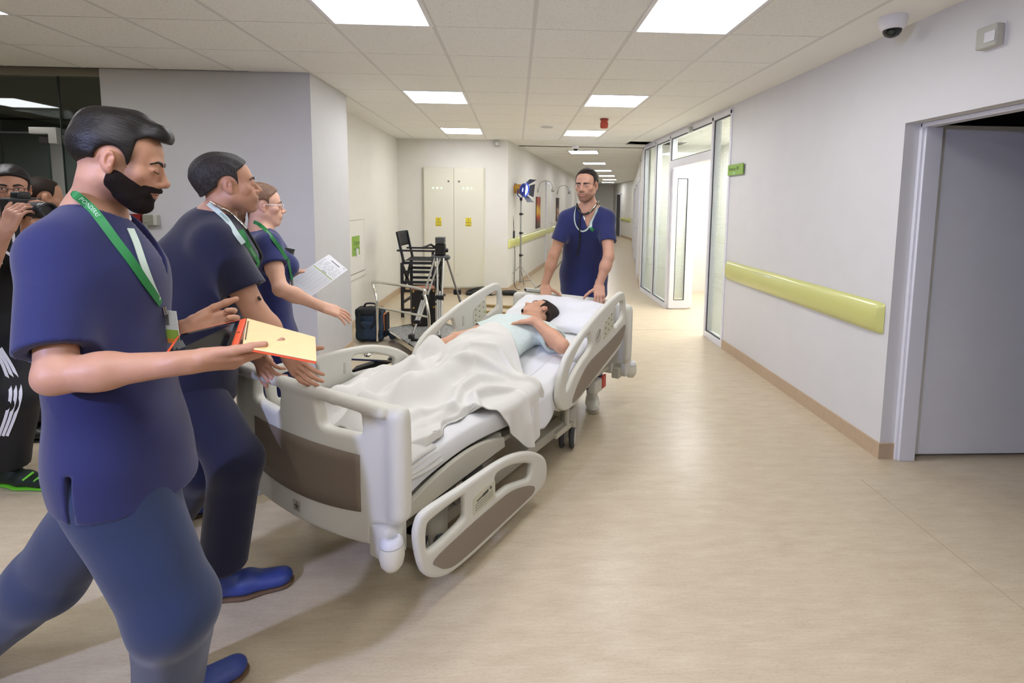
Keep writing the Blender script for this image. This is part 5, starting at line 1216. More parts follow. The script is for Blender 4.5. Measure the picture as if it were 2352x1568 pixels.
def sensor(x, y, z, face, label, s=1.0):
    t = empty('motion_sensor', (x, y, z), label, 'sensor'); f = nrm(face); r = np.array((f[1], -f[0], 0)); R_ = Matrix(np.stack([r, f, (0, 0, 1)], 1).tolist())
    MB().box(f*.02*s, (.07*s, .04*s, .085*s), R_).build('sensor_body', M_GREY, t, bevel=.006); MB().box(f*.042*s+np.array((0, 0, -.012*s)), (.045*s, .008, .04*s), R_).build('sensor_window', mat('frosted', 'dedfe0', .2), t, bevel=.003)
    MB().box(-f*.006, (.05*s, .012, .05*s), R_).build('sensor_mount', M_WHITEMETAL, t); return t
sensor(-.33, 8.705, 2.545, (0, -1, 0), 'grey box sensor at the top of the wall right of the electrical cabinet', 1.15)
sensor(2.24, 6.62, 2.52, (-1, -.3, 0), 'small grey motion sensor on the soffit above the glazed partition', .9)
p = CB+D2*.9+N2*-.02; sensor(p[0], p[1], 2.42, -N2, 'small grey sensor high on the far corridor wall beyond the glass', .9)
# call point and key switch on the left wall
t = empty('fire_call_point', (-3.17, 4.42, 1.383), 'dark red fire alarm call point on the grey white wall', 'call point')
MB().bx((-.062, -.045, -.044), (.062, 0, .044)).build('call_point_body', mat('call_red', '7d1a17', .4), t, bevel=.004)
f = MB().bx((-.05, -.048, -.018), (.02, -.044, .018)).build('call_point_face', mat('call_face', 'c9cdc8', .4), t); mb = MB()
for x in (-.03, -.001): mb.prism([(x-.006, -.003), (x+.004, -.003), (x+.008, 0), (x+.004, .003), (x-.006, .003)], (0, -.0495, 0), (1, 0, 0), (0, 0, 1), .001)
mb.lathe([(.005, 0), (.001, .001)], (-.0155, -.0485, .0), (0, -1, 0), 10); tag(mb.build('call_point_symbol', M_BLACK, f), kind='stuff')
MB().lathe([(.004, 0), (.004, .002), (.001, .003)], (-.018, -.045, .032), (0, -1, 0), 10).build('call_point_lamp', M_WHITEMETAL, t)
t = empty('key_switch', (-3.03, 4.42, 1.378), 'grey key switch beside the red fire call point', 'switch')
MB().bx((-.055, -.05, -.042), (.022, 0, .042)).build('switch_body', mat('switch_grey', '8c8d80', .5), t, bevel=.003); MB().bx((.022, -.045, -.042), (.055, 0, .042)).build('switch_side', M_GREY, t, bevel=.003)
MB().lathe([(.009, 0), (.009, .004), (.001, .004)], (-.03, -.05, -.015), (0, -1, 0), 12).build('key_barrel', M_STEEL, t)
# ---------------------------------------------------------------- pictures with gooseneck lamps in the far corridor
def art_mat(name, seed, warm):
    m = bpy.data.materials.new(name); m.use_nodes = True; nt = m.node_tree; N = nt.nodes; L = nt.links; b = N['Principled BSDF']; b.inputs['Roughness'].default_value = .6
    tc = N.new('ShaderNodeTexCoord'); sx = N.new('ShaderNodeSeparateXYZ'); L.new(tc.outputs['Generated'], sx.inputs[0]); n = N.new('ShaderNodeTexNoise'); n.inputs['Scale'].default_value = 5; n.inputs['Detail'].default_value = 7; n.noise_dimensions = '4D'; n.inputs['W'].default_value = seed
    L.new(tc.outputs['Generated'], n.inputs['Vector']); a = N.new('ShaderNodeMath'); a.operation = 'MULTIPLY_ADD'; a.inputs[1].default_value = .45; L.new(n.outputs[0], a.inputs[0]); L.new(sx.outputs[2], a.inputs[2])
    r = N.new('ShaderNodeValToRGB'); e = r.color_ramp.elements; cols = ['34403f', '5c4a44', '7a4436', 'b5482c', 'd9a02e', 'e0b545', 'a04a30'] if warm else ['4a3a38', '7d6a63', '9a8a80', '8c5a44', 'b59a86', '6d5148', '3a2c2a']
    e[0].position = .2; e[0].color = srgb(cols[0]); e[1].position = 1.25 if False else 1.0; e[1].color = srgb(cols[6])
    for i, cc in enumerate(cols[1:6]): q = e.new(.33+.12*i); q.color = srgb(cc)
    L.new(a.outputs[0], r.inputs[0]); L.new(r.outputs[0], b.inputs['Base Color']); return m
def picture(dist, z0, z1, wd, m, label, lampx):
    p = CA+D2*dist; t = empty('painting', p, label, 'painting'); R_ = Matrix(np.stack([D2, N2*-1, (0, 0, 1)], 1).tolist())
    MB().box(N2*.02+np.array((0, 0, (z0+z1)/2)), (wd, .036, z1-z0), R_).build('canvas', m, t); MB().box(N2*.008+np.array((0, 0, (z0+z1)/2)), (wd+.006, .016, z1-z0+.006), R_).build('stretcher_frame', mat('dark_frame', '2b1d1a', .5), t)
    l = empty('picture_lamp', p+np.array((0, 0, z1+.14)), 'gooseneck picture lamp over '+label.split(' in ')[0].replace('tall ', 'the '), 'lamp', 'gooseneck lamps over the corridor paintings' if False else None)
    MB().box(N2*.012, (.05, .024, .08), R_).build('lamp_base', M_STEEL, l, bevel=.004)
    MB().tube(smooth_poly([N2*.02+np.array((0, 0, .03)), N2*.06+np.array((0, 0, .17)), N2*.19+np.array((0, 0, .22)), N2*.31+np.array((0, 0, .17)), N2*.35+np.array((0, 0, .05))], 5, False), .008, 7).build('gooseneck', M_STEEL, l)
    MB().lathe([(.012, .03), (.03, 0), (.034, -.05), (.03, -.05), (.01, 0)], N2*.35+np.array((0, 0, .03)), (0, 0, 1), 14).build('lamp_shade', M_STEEL, l)
picture(2.95, 1.00, 1.70, .42, art_mat('warm_abstract', 2.1, True), 'tall orange and brown abstract painting in the far corridor', 0)
picture(6.3, 1.05, 1.72, .42, art_mat('dull_abstract', 7.7, False), 'tall dull red abstract painting in the far corridor, farther one', 0)
# doors along the far corridor
def corridor_door(p, d, n, wd, m, nm):
    t = empty(nm, p, kind='structure'); R_ = Matrix(np.stack([d, -np.array(n), (0, 0, 1)], 1).tolist()); n = np.array(n)
    MB().box(n*.012+np.array((0, 0, 1.02)), (wd, .025, 2.04), R_).build('door_leaf', m, t, bevel=.003)
    fr = MB(); 
    for s_ in (-1, 1): fr.box(d*s_*(wd/2+.03)+n*.018+np.array((0, 0, 1.04)), (.06, .036, 2.08), R_)
    fr.box(n*.018+np.array((0, 0, 2.07)), (wd+.12, .036, .06), R_); fr.build('door_frame', M_ALU, t); MB().beam(d*(wd/2-.09)+n*.06+np.array((0, 0, 1.03)), d*(wd/2-.2)+n*.06+np.array((0, 0, 1.03)), .016, .016).build('door_handle', M_STEEL, t)
M_LDOOR = mat('pale_door', 'd8d6cf', .45)
for k, dd in enumerate((2.0, 5.4, 8.8)): corridor_door(CB+D2*dd, D2, -N2, .95, M_LDOOR, 'door_%d' % (4+k))
corridor_door(np.array((5.12-.05, 25.2, 0)), np.array((0, 1., 0)), (-1, 0, 0), 1.0, mat('dark_steel_door', '2b2a28', .3, metal=.6), 'door_7')
for k, dd in enumerate((4.6, 9.5)): corridor_door(CA+D2*dd, D2, N2, .9, M_LDOOR, 'door_%d' % (8+k))
# ---------------------------------------------------------------- film lamp on its stand
LS = np.array((0.082, 9.179, 0.000)); ls = empty('film_lamp', LS, 'blue and yellow film lamp with open barn doors on a chrome tripod stand', 'lamp')
M_LBLUE = mat('lamp_blue', '2c3f9c', .4); M_LYEL = mat('lamp_yellow', 'c99a3f', .5)
mb = MB(); mb.tube([(0, 0, .12), (0, 0, 1.62)], .014, 10).tube([(0, 0, .5), (0, 0, 1.0)], .018, 10).tube([(0, 0, .12), (0, 0, .6)], .022, 10); mb.build('stand_pole', M_STEEL, ls)
for z in (.62, 1.02, 1.36): MB().lathe([(.026, -.022), (.028, 0), (.026, .022)], (0, 0, z)).cyl((0, 0, z), (.05, -.01, z), .008, 8).build('stand_collar', M_BLACK, ls)
for a_ in (200, 320, 80):
    a = math.radians(a_); e = np.array((math.cos(a), math.sin(a), 0)); MB().tube([e*.02+np.array((0, 0, .42)), e*.40+np.array((0, 0, .03)), e*.42+np.array((0, 0, .012))], .009, 8).tube([np.array((0, 0, .14)), e*.25+np.array((0, 0, .19))], .006, 6).build('leg', M_STEEL, ls)
A_ = nrm((.78, -.55, -.12)); hc = np.array((0, 0, 1.80)); Rl = frame(A_)
MB().lathe([(.02, -.16), (.075, -.155), (.085, -.13), (.085, .05)], hc, A_, 20).build('lamp_housing', M_LYEL, ls)
MB().lathe([(.088, -.165), (.09, -.12), (.086, -.12)], hc, A_, 20).build('rear_ring', M_LBLUE, ls); MB().lathe([(.095, .03), (.115, .05), (.118, .10), (.108, .105), (.10, .06)], hc, A_, 24).build('front_ring', M_LBLUE, ls)
MB().lathe([(.098, .075), (.06, .088), (.001, .092)], hc, A_, 22).build('lens', mat('lamp_lens', 'dfe4ff', .2, emit=('9fb2ff', 22)), ls)
for k, (dv, w0, w1, l_) in enumerate((((0, 0, 1), .15, .22, .16), ((0, 0, -1), .15, .22, .16), ((1, 0, 0), .17, .24, .16), ((-1, 0, 0), .17, .24, .10))):
    dvw = Rl@np.array((dv[0], 0, dv[2])); sd = np.cross(A_, dvw); o_ = hc+A_*.108+dvw*.1; dd = nrm(A_*.80+dvw*(.62 if k != 3 else 1.2)); MB().prism([(-w0/2, 0), (w0/2, 0), (w1/2, l_), (-w1/2, l_)], o_, sd, dd, .003).build('barn_door', M_LBLUE if k == 2 else mat('barn_black', '23242a', .5), ls)
mb = MB(); mb.tube([hc+np.array(Rl[:, 0])*.10, hc+np.array(Rl[:, 0])*.11+np.array((0, 0, -.1)), np.array((0, 0, 1.64)), hc-np.array(Rl[:, 0])*.11+np.array((0, 0, -.1)), hc-np.array(Rl[:, 0])*.10], .011, 8); mb.build('yoke', M_LBLUE, ls)
MB().lathe([(.024, -.02), (.024, .03)], (0, 0, 1.62)).build('spigot', M_BLACK, ls)
cb_ = MB().tube(smooth_poly([hc-A_*.15, hc-A_*.18+np.array((-.01, 0, -.15)), (-.14, -.03, 1.35), (-.12, -.02, 1.0), (-.1, -.02, .5), (-.11, -.03, .12), (-.06, -.05, .012), (.0, -.10, .008)], 6, False), .005, 6).build('lamp_cable', M_BLACK, ls)
MB().bx((-.145, -.045, .93), (-.105, -.005, 1.06)).build('inline_switch', M_BLACK, cb_, bevel=.005)
b_ = tag(MB().tube(smooth_poly([np.array((-0.070, 8.476, 0.000))+np.array((0, 0, .01)), np.array((0.193, 8.818, 0.000))+np.array((0, 0, .01)), np.array((0.517, 9.797, 0.000))+np.array((0, 0, .01)), np.array((0.807, 11.294, 0.000))+np.array((0, 0, .01)), np.array((1.237, 13.734, 0.000))+np.array((0, 0, .01))], 6, False), .008, 7).build('power_cable', M_BLACK), 'black power cable running along the corridor floor from the film lamp', 'cable')
bl = empty('lamp_ballast', np.array((-0.107, 8.557, 0.000)), 'black lumpy inline ballast on the floor by the lamp stand', 'ballast')
MB().lathe([(.02, -.13), (.04, -.11), (.045, 0), (.04, .10), (.02, .13)], (0, 0, .045), (1, .1, 0), 14).build('ballast_body', M_BLACK, bl); MB().tube([(-.13, 0, .04), (-.3, -.06, .01), (-.42, .03, .008)], .008, 6).build('ballast_lead', M_BLACK, bl)
# black bag of cables beyond the bed rail
bg = empty('cable_bag', np.array((-0.626, 8.630, 0.000)), 'low black heap of gear straps on the floor before the electrical cabinet', 'bag')
s = S(); s.box((0, 0, .03), (.22, .09, .03), rnd=.02, k=0); s.cap((-.15, 0, .05), (.12, .03, .07), .03, k=.03); s.noise(wrinkle(.006, 30, 2)); V, Q = s.mesh(.012); mesh_obj('bag_body', V, Q, M_BLACK, bg, local=True)
MB().tube(smooth_poly([(-.2, 0, .03), (-.1, -.05, .10), (.08, .0, .13), (.2, .04, .05)], 5, False), .008, 6).build('bag_strap', M_BLACK, bg)
# ---------------------------------------------------------------- director's chair
ch = empty('directors_chair', np.array((-1.527, 6.880, 0.000)), 'tall black folding director chair with canvas seat in the recess', 'chair'); M_BW = mat('black_wood', '131313', .5); M_CANV = mat('black_canvas', '232425', .9)
cx_ = nrm((.995, -.08, 0)); cy_ = np.array((-cx_[1], cx_[0], 0)); Wc, Dc = .44, .42
def cp(a, b, z): return cx_*a+cy_*b+np.array((0, 0, z))
for b in (0, Wc):
    for a in (0, Dc): MB().beam(cp(a, b, 0), cp(a, b, .76 if a else .74), .035, .035, cx_).build('leg', M_BW, ch)
    MB().beam(cp(-.06, b, .905), cp(.50, b, .905), .05, .022).build('armrest', M_BW, ch); MB().beam(cp(Dc, b, .76), cp(Dc, b, .90), .03, .03, cx_).build('arm_post', M_BW, ch)
    MB().beam(cp(.03, b, .72), cp(-.06, b, 1.15), .03, .028, cx_).build('back_post', M_BW, ch)
    for z in (.10, .36, .48, .62, .74): MB().beam(cp(0, b, z), cp(Dc, b, z), .025, .035).build('side_rail', M_BW, ch)
MB().beam(cp(.0, 0, .30), cp(0, Wc, .72), .02, .035, cx_).beam(cp(.0, Wc, .30), cp(0, 0, .72), .02, .035, cx_).build('cross_brace', M_BW, ch); MB().beam(cp(Dc, 0, .30), cp(Dc, Wc, .72), .02, .035, cx_).beam(cp(Dc, Wc, .30), cp(Dc, 0, .72), .02, .035, cx_).build('cross_brace', M_BW, ch)
MB().beam(cp(Dc+.03, 0, .24), cp(Dc+.03, Wc, .24), .09, .02).build('footrest', M_BW, ch); MB().beam(cp(0, 0, .2), cp(0, Wc, .2), .025, .035).build('back_rail', M_BW, ch)
MB().grid(np.array([[cp(a, b, 0.775-.02*math.sin(PI*b/Wc)) for b in np.linspace(-.01, Wc+.01, 9)] for a in np.linspace(-.01, Dc+.02, 6)])).build('seat', M_CANV, ch, solid=.006)
MB().grid(np.array([[cp(-.035-.035*(z-.97)/.2-.02*math.sin(PI*b/Wc), b, z) for b in np.linspace(-.015, Wc+.015, 9)] for z in np.linspace(.955, 1.155, 5)])).build('backrest', M_CANV, ch, solid=.006)
# ---------------------------------------------------------------- camera dolly with push bar, tripod and case on it
DX = nrm((.62, -.785, 0)); DY = np.array((-DX[1], DX[0], 0))
dl = empty('camera_dolly', (-1.0, 5.55, 0), 'film camera dolly with speckled grey deck and chrome push bar', 'dolly')
M_DECK = mat('speckled_deck', '8f8f8b', .5, noise=(70, .6), bump=(90, .5))
def dp(a, b, z): return DX*a+DY*b+np.array((0, 0, z))
MB().prism([(-.45, -.26), (1.05, -.42), (1.05, .42), (-.45, .42)], (0, 0, .09), DX, DY, .03).build('deck', M_DECK, dl)
mb = MB()
for p_, q_ in (((-.45, -.26), (1.05, -.42)), ((1.05, -.42), (1.05, .42)), ((1.05, .42), (-.45, .42)), ((-.45, .42), (-.45, -.26))): mb.beam(dp(*p_, .105), dp(*q_, .105), .025, .045)
mb.build('deck_edge', M_CHROME, dl)
for a in (-.38, .98):
    for b in (-.2 if a < 0 else -.36, .36): MB().lathe([(.03, -.02), (.055, -.018), (.06, 0), (.055, .018), (.03, .02)], dp(a, b, .062), DY, 20).build('wheel', M_RUBBER, dl)
pl_, pr_ = np.array((-1.508, 5.55, 0))-np.array(dl.location), np.array((-.866, 5.06, 0))-np.array(dl.location)
bk = np.array((-.05, .06, 0)); up1 = np.array((0, 0, .46)); up2 = np.array((0, 0, .68))
MB().tube(smooth_poly([pl_+np.array((0, 0, .03)), pl_+up1, pl_+bk+up2-np.array((0, 0, .05)), pl_+bk+up2+nrm(pr_-pl_)*.05, pr_+bk+up2-nrm(pr_-pl_)*.07, pr_+bk+up2-np.array((0, 0, .06)), pr_+up1-np.array((0, 0, .05)), pr_+np.array((0, 0, .03))], 7, False), .0155, 10).build('push_bar', M_CHROME, dl)
MB().tube([pl_+np.array((0, 0, .41)), pr_+np.array((0, 0, .41))], .012, 10).build('cross_bar', M_CHROME, dl)
cl = MB().box(np.array((-0.917, 3.310, 0.531))-np.array(dl.location), (.30, .10, .012), Matrix.Rotation(-.15, 3, 'Z')).build('steering_plate', M_CHROME, dl)
MB().lathe([(.03, 0), (.045, -.05), (.03, -.12), (.02, -.2)], np.array((-0.894, 3.308, 0.520))-np.array(dl.location), (0, 0, 1), 14).build('steering_head', M_BLACK, cl); MB().lathe([(.022, 0), (.03, .015), (.001, .02)], np.array((-0.954, 3.284, 0.551))-np.array(dl.location), (0, 0, 1), 14).build('wing_knob', M_CHROME, cl)
MB().beam(np.array((-1.050, 3.308, 0.450))-np.array(dl.location), np.array((-0.794, 3.305, 0.532))-np.array(dl.location), .09, .03).build('steering_arm', M_BLACK, cl)
MB().tube([np.array((-1.527, 2.714, 0.325))-np.array(dl.location), np.array((-1.462, 2.909, 0.295))-np.array(dl.location)], .012, 10).build('tow_bar', M_CHROME, dl); MB().beam(np.array((-1.515, 2.710, 0.290))-np.array(dl.location), np.array((-1.487, 2.904, 0.225))-np.array(dl.location), .06, .03).build('tow_bracket', M_STEEL, dl)
# dolly track sections lying beyond the bed
for k, (x0, y0, x1, y1) in enumerate(((1140, 707, 1185, 709), (1140, 727, 1185, 731))):
    a, b = np.array((-0.288, 7.535, 0.000)), np.array((0.036, 7.443, 0.000)); dv = nrm(b-a); off_ = np.array((0, -.45*k, .02))
    tr = tag(MB().beam(a-dv*.3+off_, b+dv*.5+off_, .05, .04).build('dolly_track', mat('brass_track', 'a8946a', .35, metal=.7), bevel=.006), 'brass coloured dolly track bar on the floor behind the head rail, %s' % ('farther one' if k == 0 else 'nearer one'), 'track')
# tripod
tp = empty('video_tripod', (-.86, 5.72, .12), 'silver twin tube video tripod with black fluid head standing on the dolly', 'tripod')
def rel(p): return np.asarray(p, float)-np.array(tp.location)
top = rel(np.array((-0.848, 5.765, 0.965))); Tg = rel(np.array((-0.856, 5.747, 0.784)))
s = S(); s.cap(top+np.array((-.06, 0, -.03)), top+np.array((.06, 0, -.03)), .05, k=0, flat=((0, 0, 1), .7)); V, Q = s.mesh(.008); mesh_obj('bowl', V, Q, mat('tripod_grey', '4a4b4c', .45), tp, local=True)
for nm_, ft, kk in (('l', np.array((-1.077, 5.242, 0.153)), 0), ('r', np.array((-0.549, 5.836, 0.303)), 1), ('c', np.array((-0.786, 5.179, 0.156)), 2)):
    f_ = rel(ft); f_[2] = .02; hd = nrm(np.array((f_[0]-top[0], f_[1]-top[1], 0))); st_ = top+hd*.065+np.array((0, 0, -.035)); sd = np.array((-hd[1], hd[0], 0)); mid = lerp(st_, f_, .50); low = lerp(st_, f_, .80)
    lg_ = MB().tube([st_+sd*.035, mid+sd*.022], .011, 8).tube([st_-sd*.035, mid-sd*.022], .011, 8).tube([mid+sd*.022, low+sd*.018], .014, 8).tube([mid-sd*.022, low-sd*.018], .014, 8).tube([lerp(st_, f_, .42), f_], .012, 8).build('leg', M_STEEL, tp)
    MB().box(mid, (.085, .05, .06)).build('leg_clamp', M_BLACK, lg_, bevel=.008); MB().box(low, (.07, .045, .04)).build('leg_clamp', M_BLACK, lg_, bevel=.008); MB().beam(f_+np.array((0, 0, .0)), f_+np.array((0, 0, .05)), .05, .06, hd).build('leg_foot', M_BLACK, lg_, bevel=.01)
MB().beam(top*0+rel(np.array((-1.077, 5.242, 0.153)))*np.array((1, 1, 0))+np.array((0, 0, .012)), rel(np.array((-0.786, 5.179, 0.156)))*np.array((1, 1, 0))+np.array((0, 0, .012)), .03, .02).build('floor_spreader', M_BLACK, tp)
MB().bx((top[0]-.055, top[1]-.05, top[2]+.0), (top[0]+.055, top[1]+.05, top[2]+.125)).build('fluid_head', M_BLACK, tp, bevel=.01); MB().bx((top[0]-.05, top[1]-.06, top[2]+.13), (top[0]+.05, top[1]+.06, top[2]+.20)).build('camera_plate', mat('tripod_grey', '4a4b4c', .45), tp, bevel=.006)
MB().cyl(top+np.array((.05, 0, .05)), top+np.array((.085, 0, .05)), .022, 14).build('tension_knob', M_BLACK, tp); MB().tube([top+np.array((-.05, -.02, .08)), top+np.array((-.10, -.05, .12)), top+np.array((-.17, -.15, .09))], .013, 8).build('pan_handle', M_BLACK, tp); MB().lathe([(.02, 0), (.025, -.03), (.02, -.06)], top+np.array((0, 0, -.07))).build('bowl_knob', M_BLACK, tp)
# black case, bag
M_CASE = mat('black_case', '17120f', .6, noise=(40, .4)); cs = empty('equipment_case', (-1.09, 5.98, .12), 'black equipment case with brass rivets standing on the dolly behind the tripod', 'case')
MB().box((0, 0, .22), (.27, .24, .42), .25).build('case_body', M_CASE, cs, bevel=.008); MB().box((.0, 0, .435), (.265, .235, .012), .25).build('case_lid', mat('case_top', '8f5a40', .6), cs)
for sx in (-1, 1):
    for z in (.03, .22, .41): MB().lathe([(.012, 0), (.008, .006), (.001, .008)], (sx*.11+.030, -.117+sx*.028, z), (.25, -1, 0), 10).build('case_rivet', mat('brass', 'b08a45', .35, metal=.8), cs)
bp_ = empty('backpack', (-1.62, 5.70, 0), 'navy and black camera backpack on the floor against the pillar', 'bag'); M_NAVY = mat('bag_navy', '27384a', .8, noise=(30, .2)); M_BB = mat('bag_black', '191b1e', .75)
s = S(); s.box((0, 0, .22), (.16, .105, .21), rnd=.05, k=0); s.noise(wrinkle(.006, 22, 5)); V, Q = s.mesh(.01); mesh_obj('bag_body', V, Q, M_NAVY, bp_, local=True)
s = S(); s.box((0, -.09, .16), (.12, .05, .12), rnd=.035, k=0); s.noise(wrinkle(.005, 25, 6)); V, Q = s.mesh(.01); mesh_obj('front_pocket', V, Q, M_NAVY, bp_, local=True)
s = S(); s.box((0, -.03, .40), (.15, .10, .045), rnd=.03, k=0); s.noise(wrinkle(.006, 25, 7)); V, Q = s.mesh(.01); mesh_obj('top_flap', V, Q, M_BB, bp_, local=True)
MB().tube(smooth_poly([(-.07, 0, .43), (-.05, 0, .485), (.05, 0, .485), (.07, 0, .43)], 5, False), .012, 8).build('grab_handle', M_BB, bp_)
bp_.scale = (.95, .95, .86)
for sx in (-1, 1): MB().tube(smooth_poly([(sx*.09, -.12, .40), (sx*.085, -.155, .28), (sx*.03, -.155, .20)], 5, False), .014, 8, flat=((0, 1, 0), .4)).build('bag_strap', M_BB, bp_)
MB().box((.165, .02, .25), (.02, .13, .22)).build('orange_side', mat('bag_orange', 'd77a35', .7), bp_, bevel=.006); MB().box((.185, .02, .21), (.025, .15, .30)).build('side_pocket', M_BB, bp_, bevel=.01)
# grey clamp lying on the headboard
t = empty('call_handset', bw(2.33, .40, .832), 'small grey handset clipped on the headboard corner', 'handset', rotz=BA)
MB().bx((-.02, -.14, 0), (.02, .03, .028)).build('handset_body', M_GREY, t, bevel=.008); MB().lathe([(.011, 0), (.001, .002)], (-.021, .015, .014), (-1, 0, 0), 10).build('handset_end', M_BLACK, t)
# ================================================================ things worn and held
from mathutils.bvhtree import BVHTree
def drape(root, names, px, lift=.004, dd=0.):
    """surface points of a figure under a run of sight lines, lifted off along the surface normal"""
    vs, fs = [], []; org = np.array(root.location)
    for o in root.children:
        if o.name.split('.')[0] in names:
            b = len(vs); n = len(o.data.vertices); a = np.empty(n*3, np.float32); o.data.vertices.foreach_get('co', a); vs += (a.reshape(-1, 3)+org).tolist(); fs += [[i+b for i in p.vertices] for p in o.data.polygons]
    t = BVHTree.FromPolygons(vs, fs); out = []; C_ = Vector((0, 0, 1.55))
    for x, y in px:
        d = (_F+_R*((x-CXP)/FPX)-_U*((y-CYP)/FPX)).normalized(); h = t.ray_cast(C_, d)
        if h[0] is None: h = t.find_nearest(C_+d*((C_-root.location).length if not len(out) else (Vector(out[-1])-C_).length)); n_ = (C_-h[0]).normalized()
        else: n_ = h[1] if h[1].dot(d) < 0 else -h[1]
        out.append(np.array(h[0])+np.array(n_)*lift)
    return out
def slabq(q, th, name, m, parent, lift=0., inset=(0, 0, 0, 0), n=None, bevel=0):
    """plate over four corner points (order: a b c d), inset as fractions (u0,u1,v0,v1)"""
    a, b, c, d = [np.array(x, float) for x in q]; nn = nrm(np.cross(b-a, d-a)); nn = nn if n is None or nn@np.array(n) > 0 else -nn
    f = lambda u, v: (a*(1-u)+b*u)*(1-v)+(d*(1-u)+c*u)*v
    u0, u1, v0, v1 = inset; P = [f(u0, v0), f(1-u1, v0), f(1-u1, 1-v1), f(u0, 1-v1)]; org = np.array(root_of(parent).location) if parent is not None else np.zeros(3)
    vs = [p+nn*(lift+th*k)-org for k in (0, 1) for p in P]; mb = MB().add(vs, [(3, 2, 1, 0), (4, 5, 6, 7), (0, 1, 5, 4), (1, 2, 6, 5), (2, 3, 7, 6), (3, 0, 4, 7)])
    return mb.build(name, m, parent, bevel=bevel), f, nn
CLO = ('body', 'scrub_top'); axA = lambda sp: face_on(lerp(sp['neck'], sp['hip'], .3), np.array(sp['neck'])-np.array(sp['hip']))
# --- bearded man: lanyard with badge
pts = drape(A_ROOT, CLO, [(152, 438), (175, 452), (205, 478), (232, 512), (262, 553), (295, 596), (325, 640), (350, 676), (364, 697)], .005)
ribbon(A_ROOT, 'lanyard', pts, .019, M_LANYARD, axA(A_SP), 'PONDERAS', mat('lanyard_print', 'b9d8c2', .6), .0135, tpos=(.2, .55))
pts = drape(A_ROOT, CLO, [(296, 527), (310, 560), (325, 605), (342, 650), (360, 690)], .005); ribbon(A_ROOT, 'lanyard', pts, .016, M_LANY2, axA(A_SP))
cl = drape(A_ROOT, CLO, [(366, 704), (370, 722)], .010); MB().tube([p-np.array(A_ROOT.location) for p in cl], .005, 8).build('lanyard_clip', M_STEEL, A_ROOT)
pc = drape(A_ROOT, CLO, [(378, 752)], .014)[0]; bx_ = nrm((.95, -.30, 0)); bq = [pc+bx_*sx*.027+np.array((0, 0, sz*.044))+bx_*(-sz)*.004 for sx, sz in ((-1, -1), (1, -1), (1, 1), (-1, 1))]
bd, _, bn = slabq(bq, .002, 'badge', mat('badge_white', 'cfd3d0', .3), A_ROOT, n=(.5, -.8, .2)); slabq(bq, .0006, 'badge_stripe', mat('badge_green', '8fae4a', .4), bd, .0021, (0, 0, .14, .58), (.5, -.8, .2)); slabq(bq, .0006, 'badge_stripe', mat('badge_orange', 'd98a3a', .4), bd, .0021, (0, 0, .0, .86), (.5, -.8, .2)); slabq(bq, .0006, 'badge_photo', mat('badge_photo', '77797a', .5), bd, .0021, (.12, .5, .55, .1), (.5, -.8, .2))
def undershirt(root, sp, c, r, grow=-.0085):
    s = S(); torso_ops(s, sp['neck'], sp['hip'], sp['tf'], sp.get('w', (.165, .152, .172)), sp.get('dep', .68), grow); nk = np.array(sp['neck'])
    for sd in ('R', 'L'): s.cap(lerp(nk, sp['sh'+sd], .12), lerp(nk, sp['sh'+sd], .6), .054, .05, k=.045)
    s.cap(nk-np.array((0, 0, .02)), lerp(nk, sp['head'][0], .8), .066, k=.006, mode='s'); s._p(lambda P: np.linalg.norm(P-c, axis=1)-r, c, 1e6, .003, 'i')
    V, Q = s.mesh(.004); mesh_obj('undershirt', V, Q, M_TSHIRT, root)
s = S(); nk_ = np.array(A_SP['neck']); hd_ = A_SP['head'][0]; ax_ = nrm(hd_-nk_); bk_ = np.array((-.93, -.3, 0)); ring = [nk_+ax_*.012+(np.array((math.cos(t), math.sin(t), 0))*.068) for t in np.linspace(0, 2*PI, 20)]
MB().tube([p-np.array(A_ROOT.location) for p in ring], .009, 8, flat=((0, 0, 1), 1.6)).build('undershirt', M_TSHIRT, A_ROOT)
# orange tablet with cream folio flap
tq = [np.array((-0.911, 1.394, 1.187)), np.array((-0.748, 1.430, 1.225)), np.array((-0.660, 1.213, 1.202)), np.array((-0.807, 1.178, 1.192))]
tb = empty('tablet', (tq[0]+tq[2])/2, 'tablet in an orange case with a cream cover flap, held by the bearded man', 'tablet'); M_ORG = mat('orange_case', 'e0562b', .45); M_CREAM = mat('cream_cover', 'e6cd92', .5, noise=(40, .03)); upn = (0, 0, 1)
_, tf_q, tn_ = slabq(tq, .010, 'case', M_ORG, tb, -.010, n=upn, bevel=.003); slabq(tq, .0015, 'screen', mat('tablet_glass', '07080b', .06, spec=.7), tb, .0, (.06, .085, .055, .055), upn)
MB().lathe([(.004, 0), (.001, .0006)], tf_q(.955, .5)+tn_*.0005-np.array(tb.location), tn_, 12).build('home_button', M_BLACK, tb)
fq = [np.array((-0.746, 1.430, 1.222)), np.array((-0.547, 1.396, 1.177)), np.array((-0.462, 1.181, 1.179)), np.array((-0.646, 1.212, 1.204))]
fl_, _, fn_ = slabq(fq, .005, 'cover_flap', M_CREAM, tb, -.002, n=upn, bevel=.002); slabq(fq, .004, 'flap_backing', M_ORG, fl_, -.006, (0, .0, 0, .0), upn); slabq(fq, .0008, 'hinge_slot', mat('slot_dark', '5d4a2c', .6), fl_, .0031, (.015, .965, .12, .2), upn)
for k, (u, v) in enumerate(((.45, .25), (.55, .3), (.62, .27), (.7, .33), (.35, .72), (.45, .78), (.53, .74), (.62, .8), (.72, .76))):
    a, b, c_, d_ = fq; p = (a*(1-u)+b*u)*(1-v)+(d_*(1-u)+c_*u)*v; MB().lathe([(.004, 0), (.0035, .0008), (.001, .0010)], p+fn_*.003-np.array(tb.location), fn_, 10).build('emboss_dot', mat('emboss', 'dcbf7d', .5), fl_)
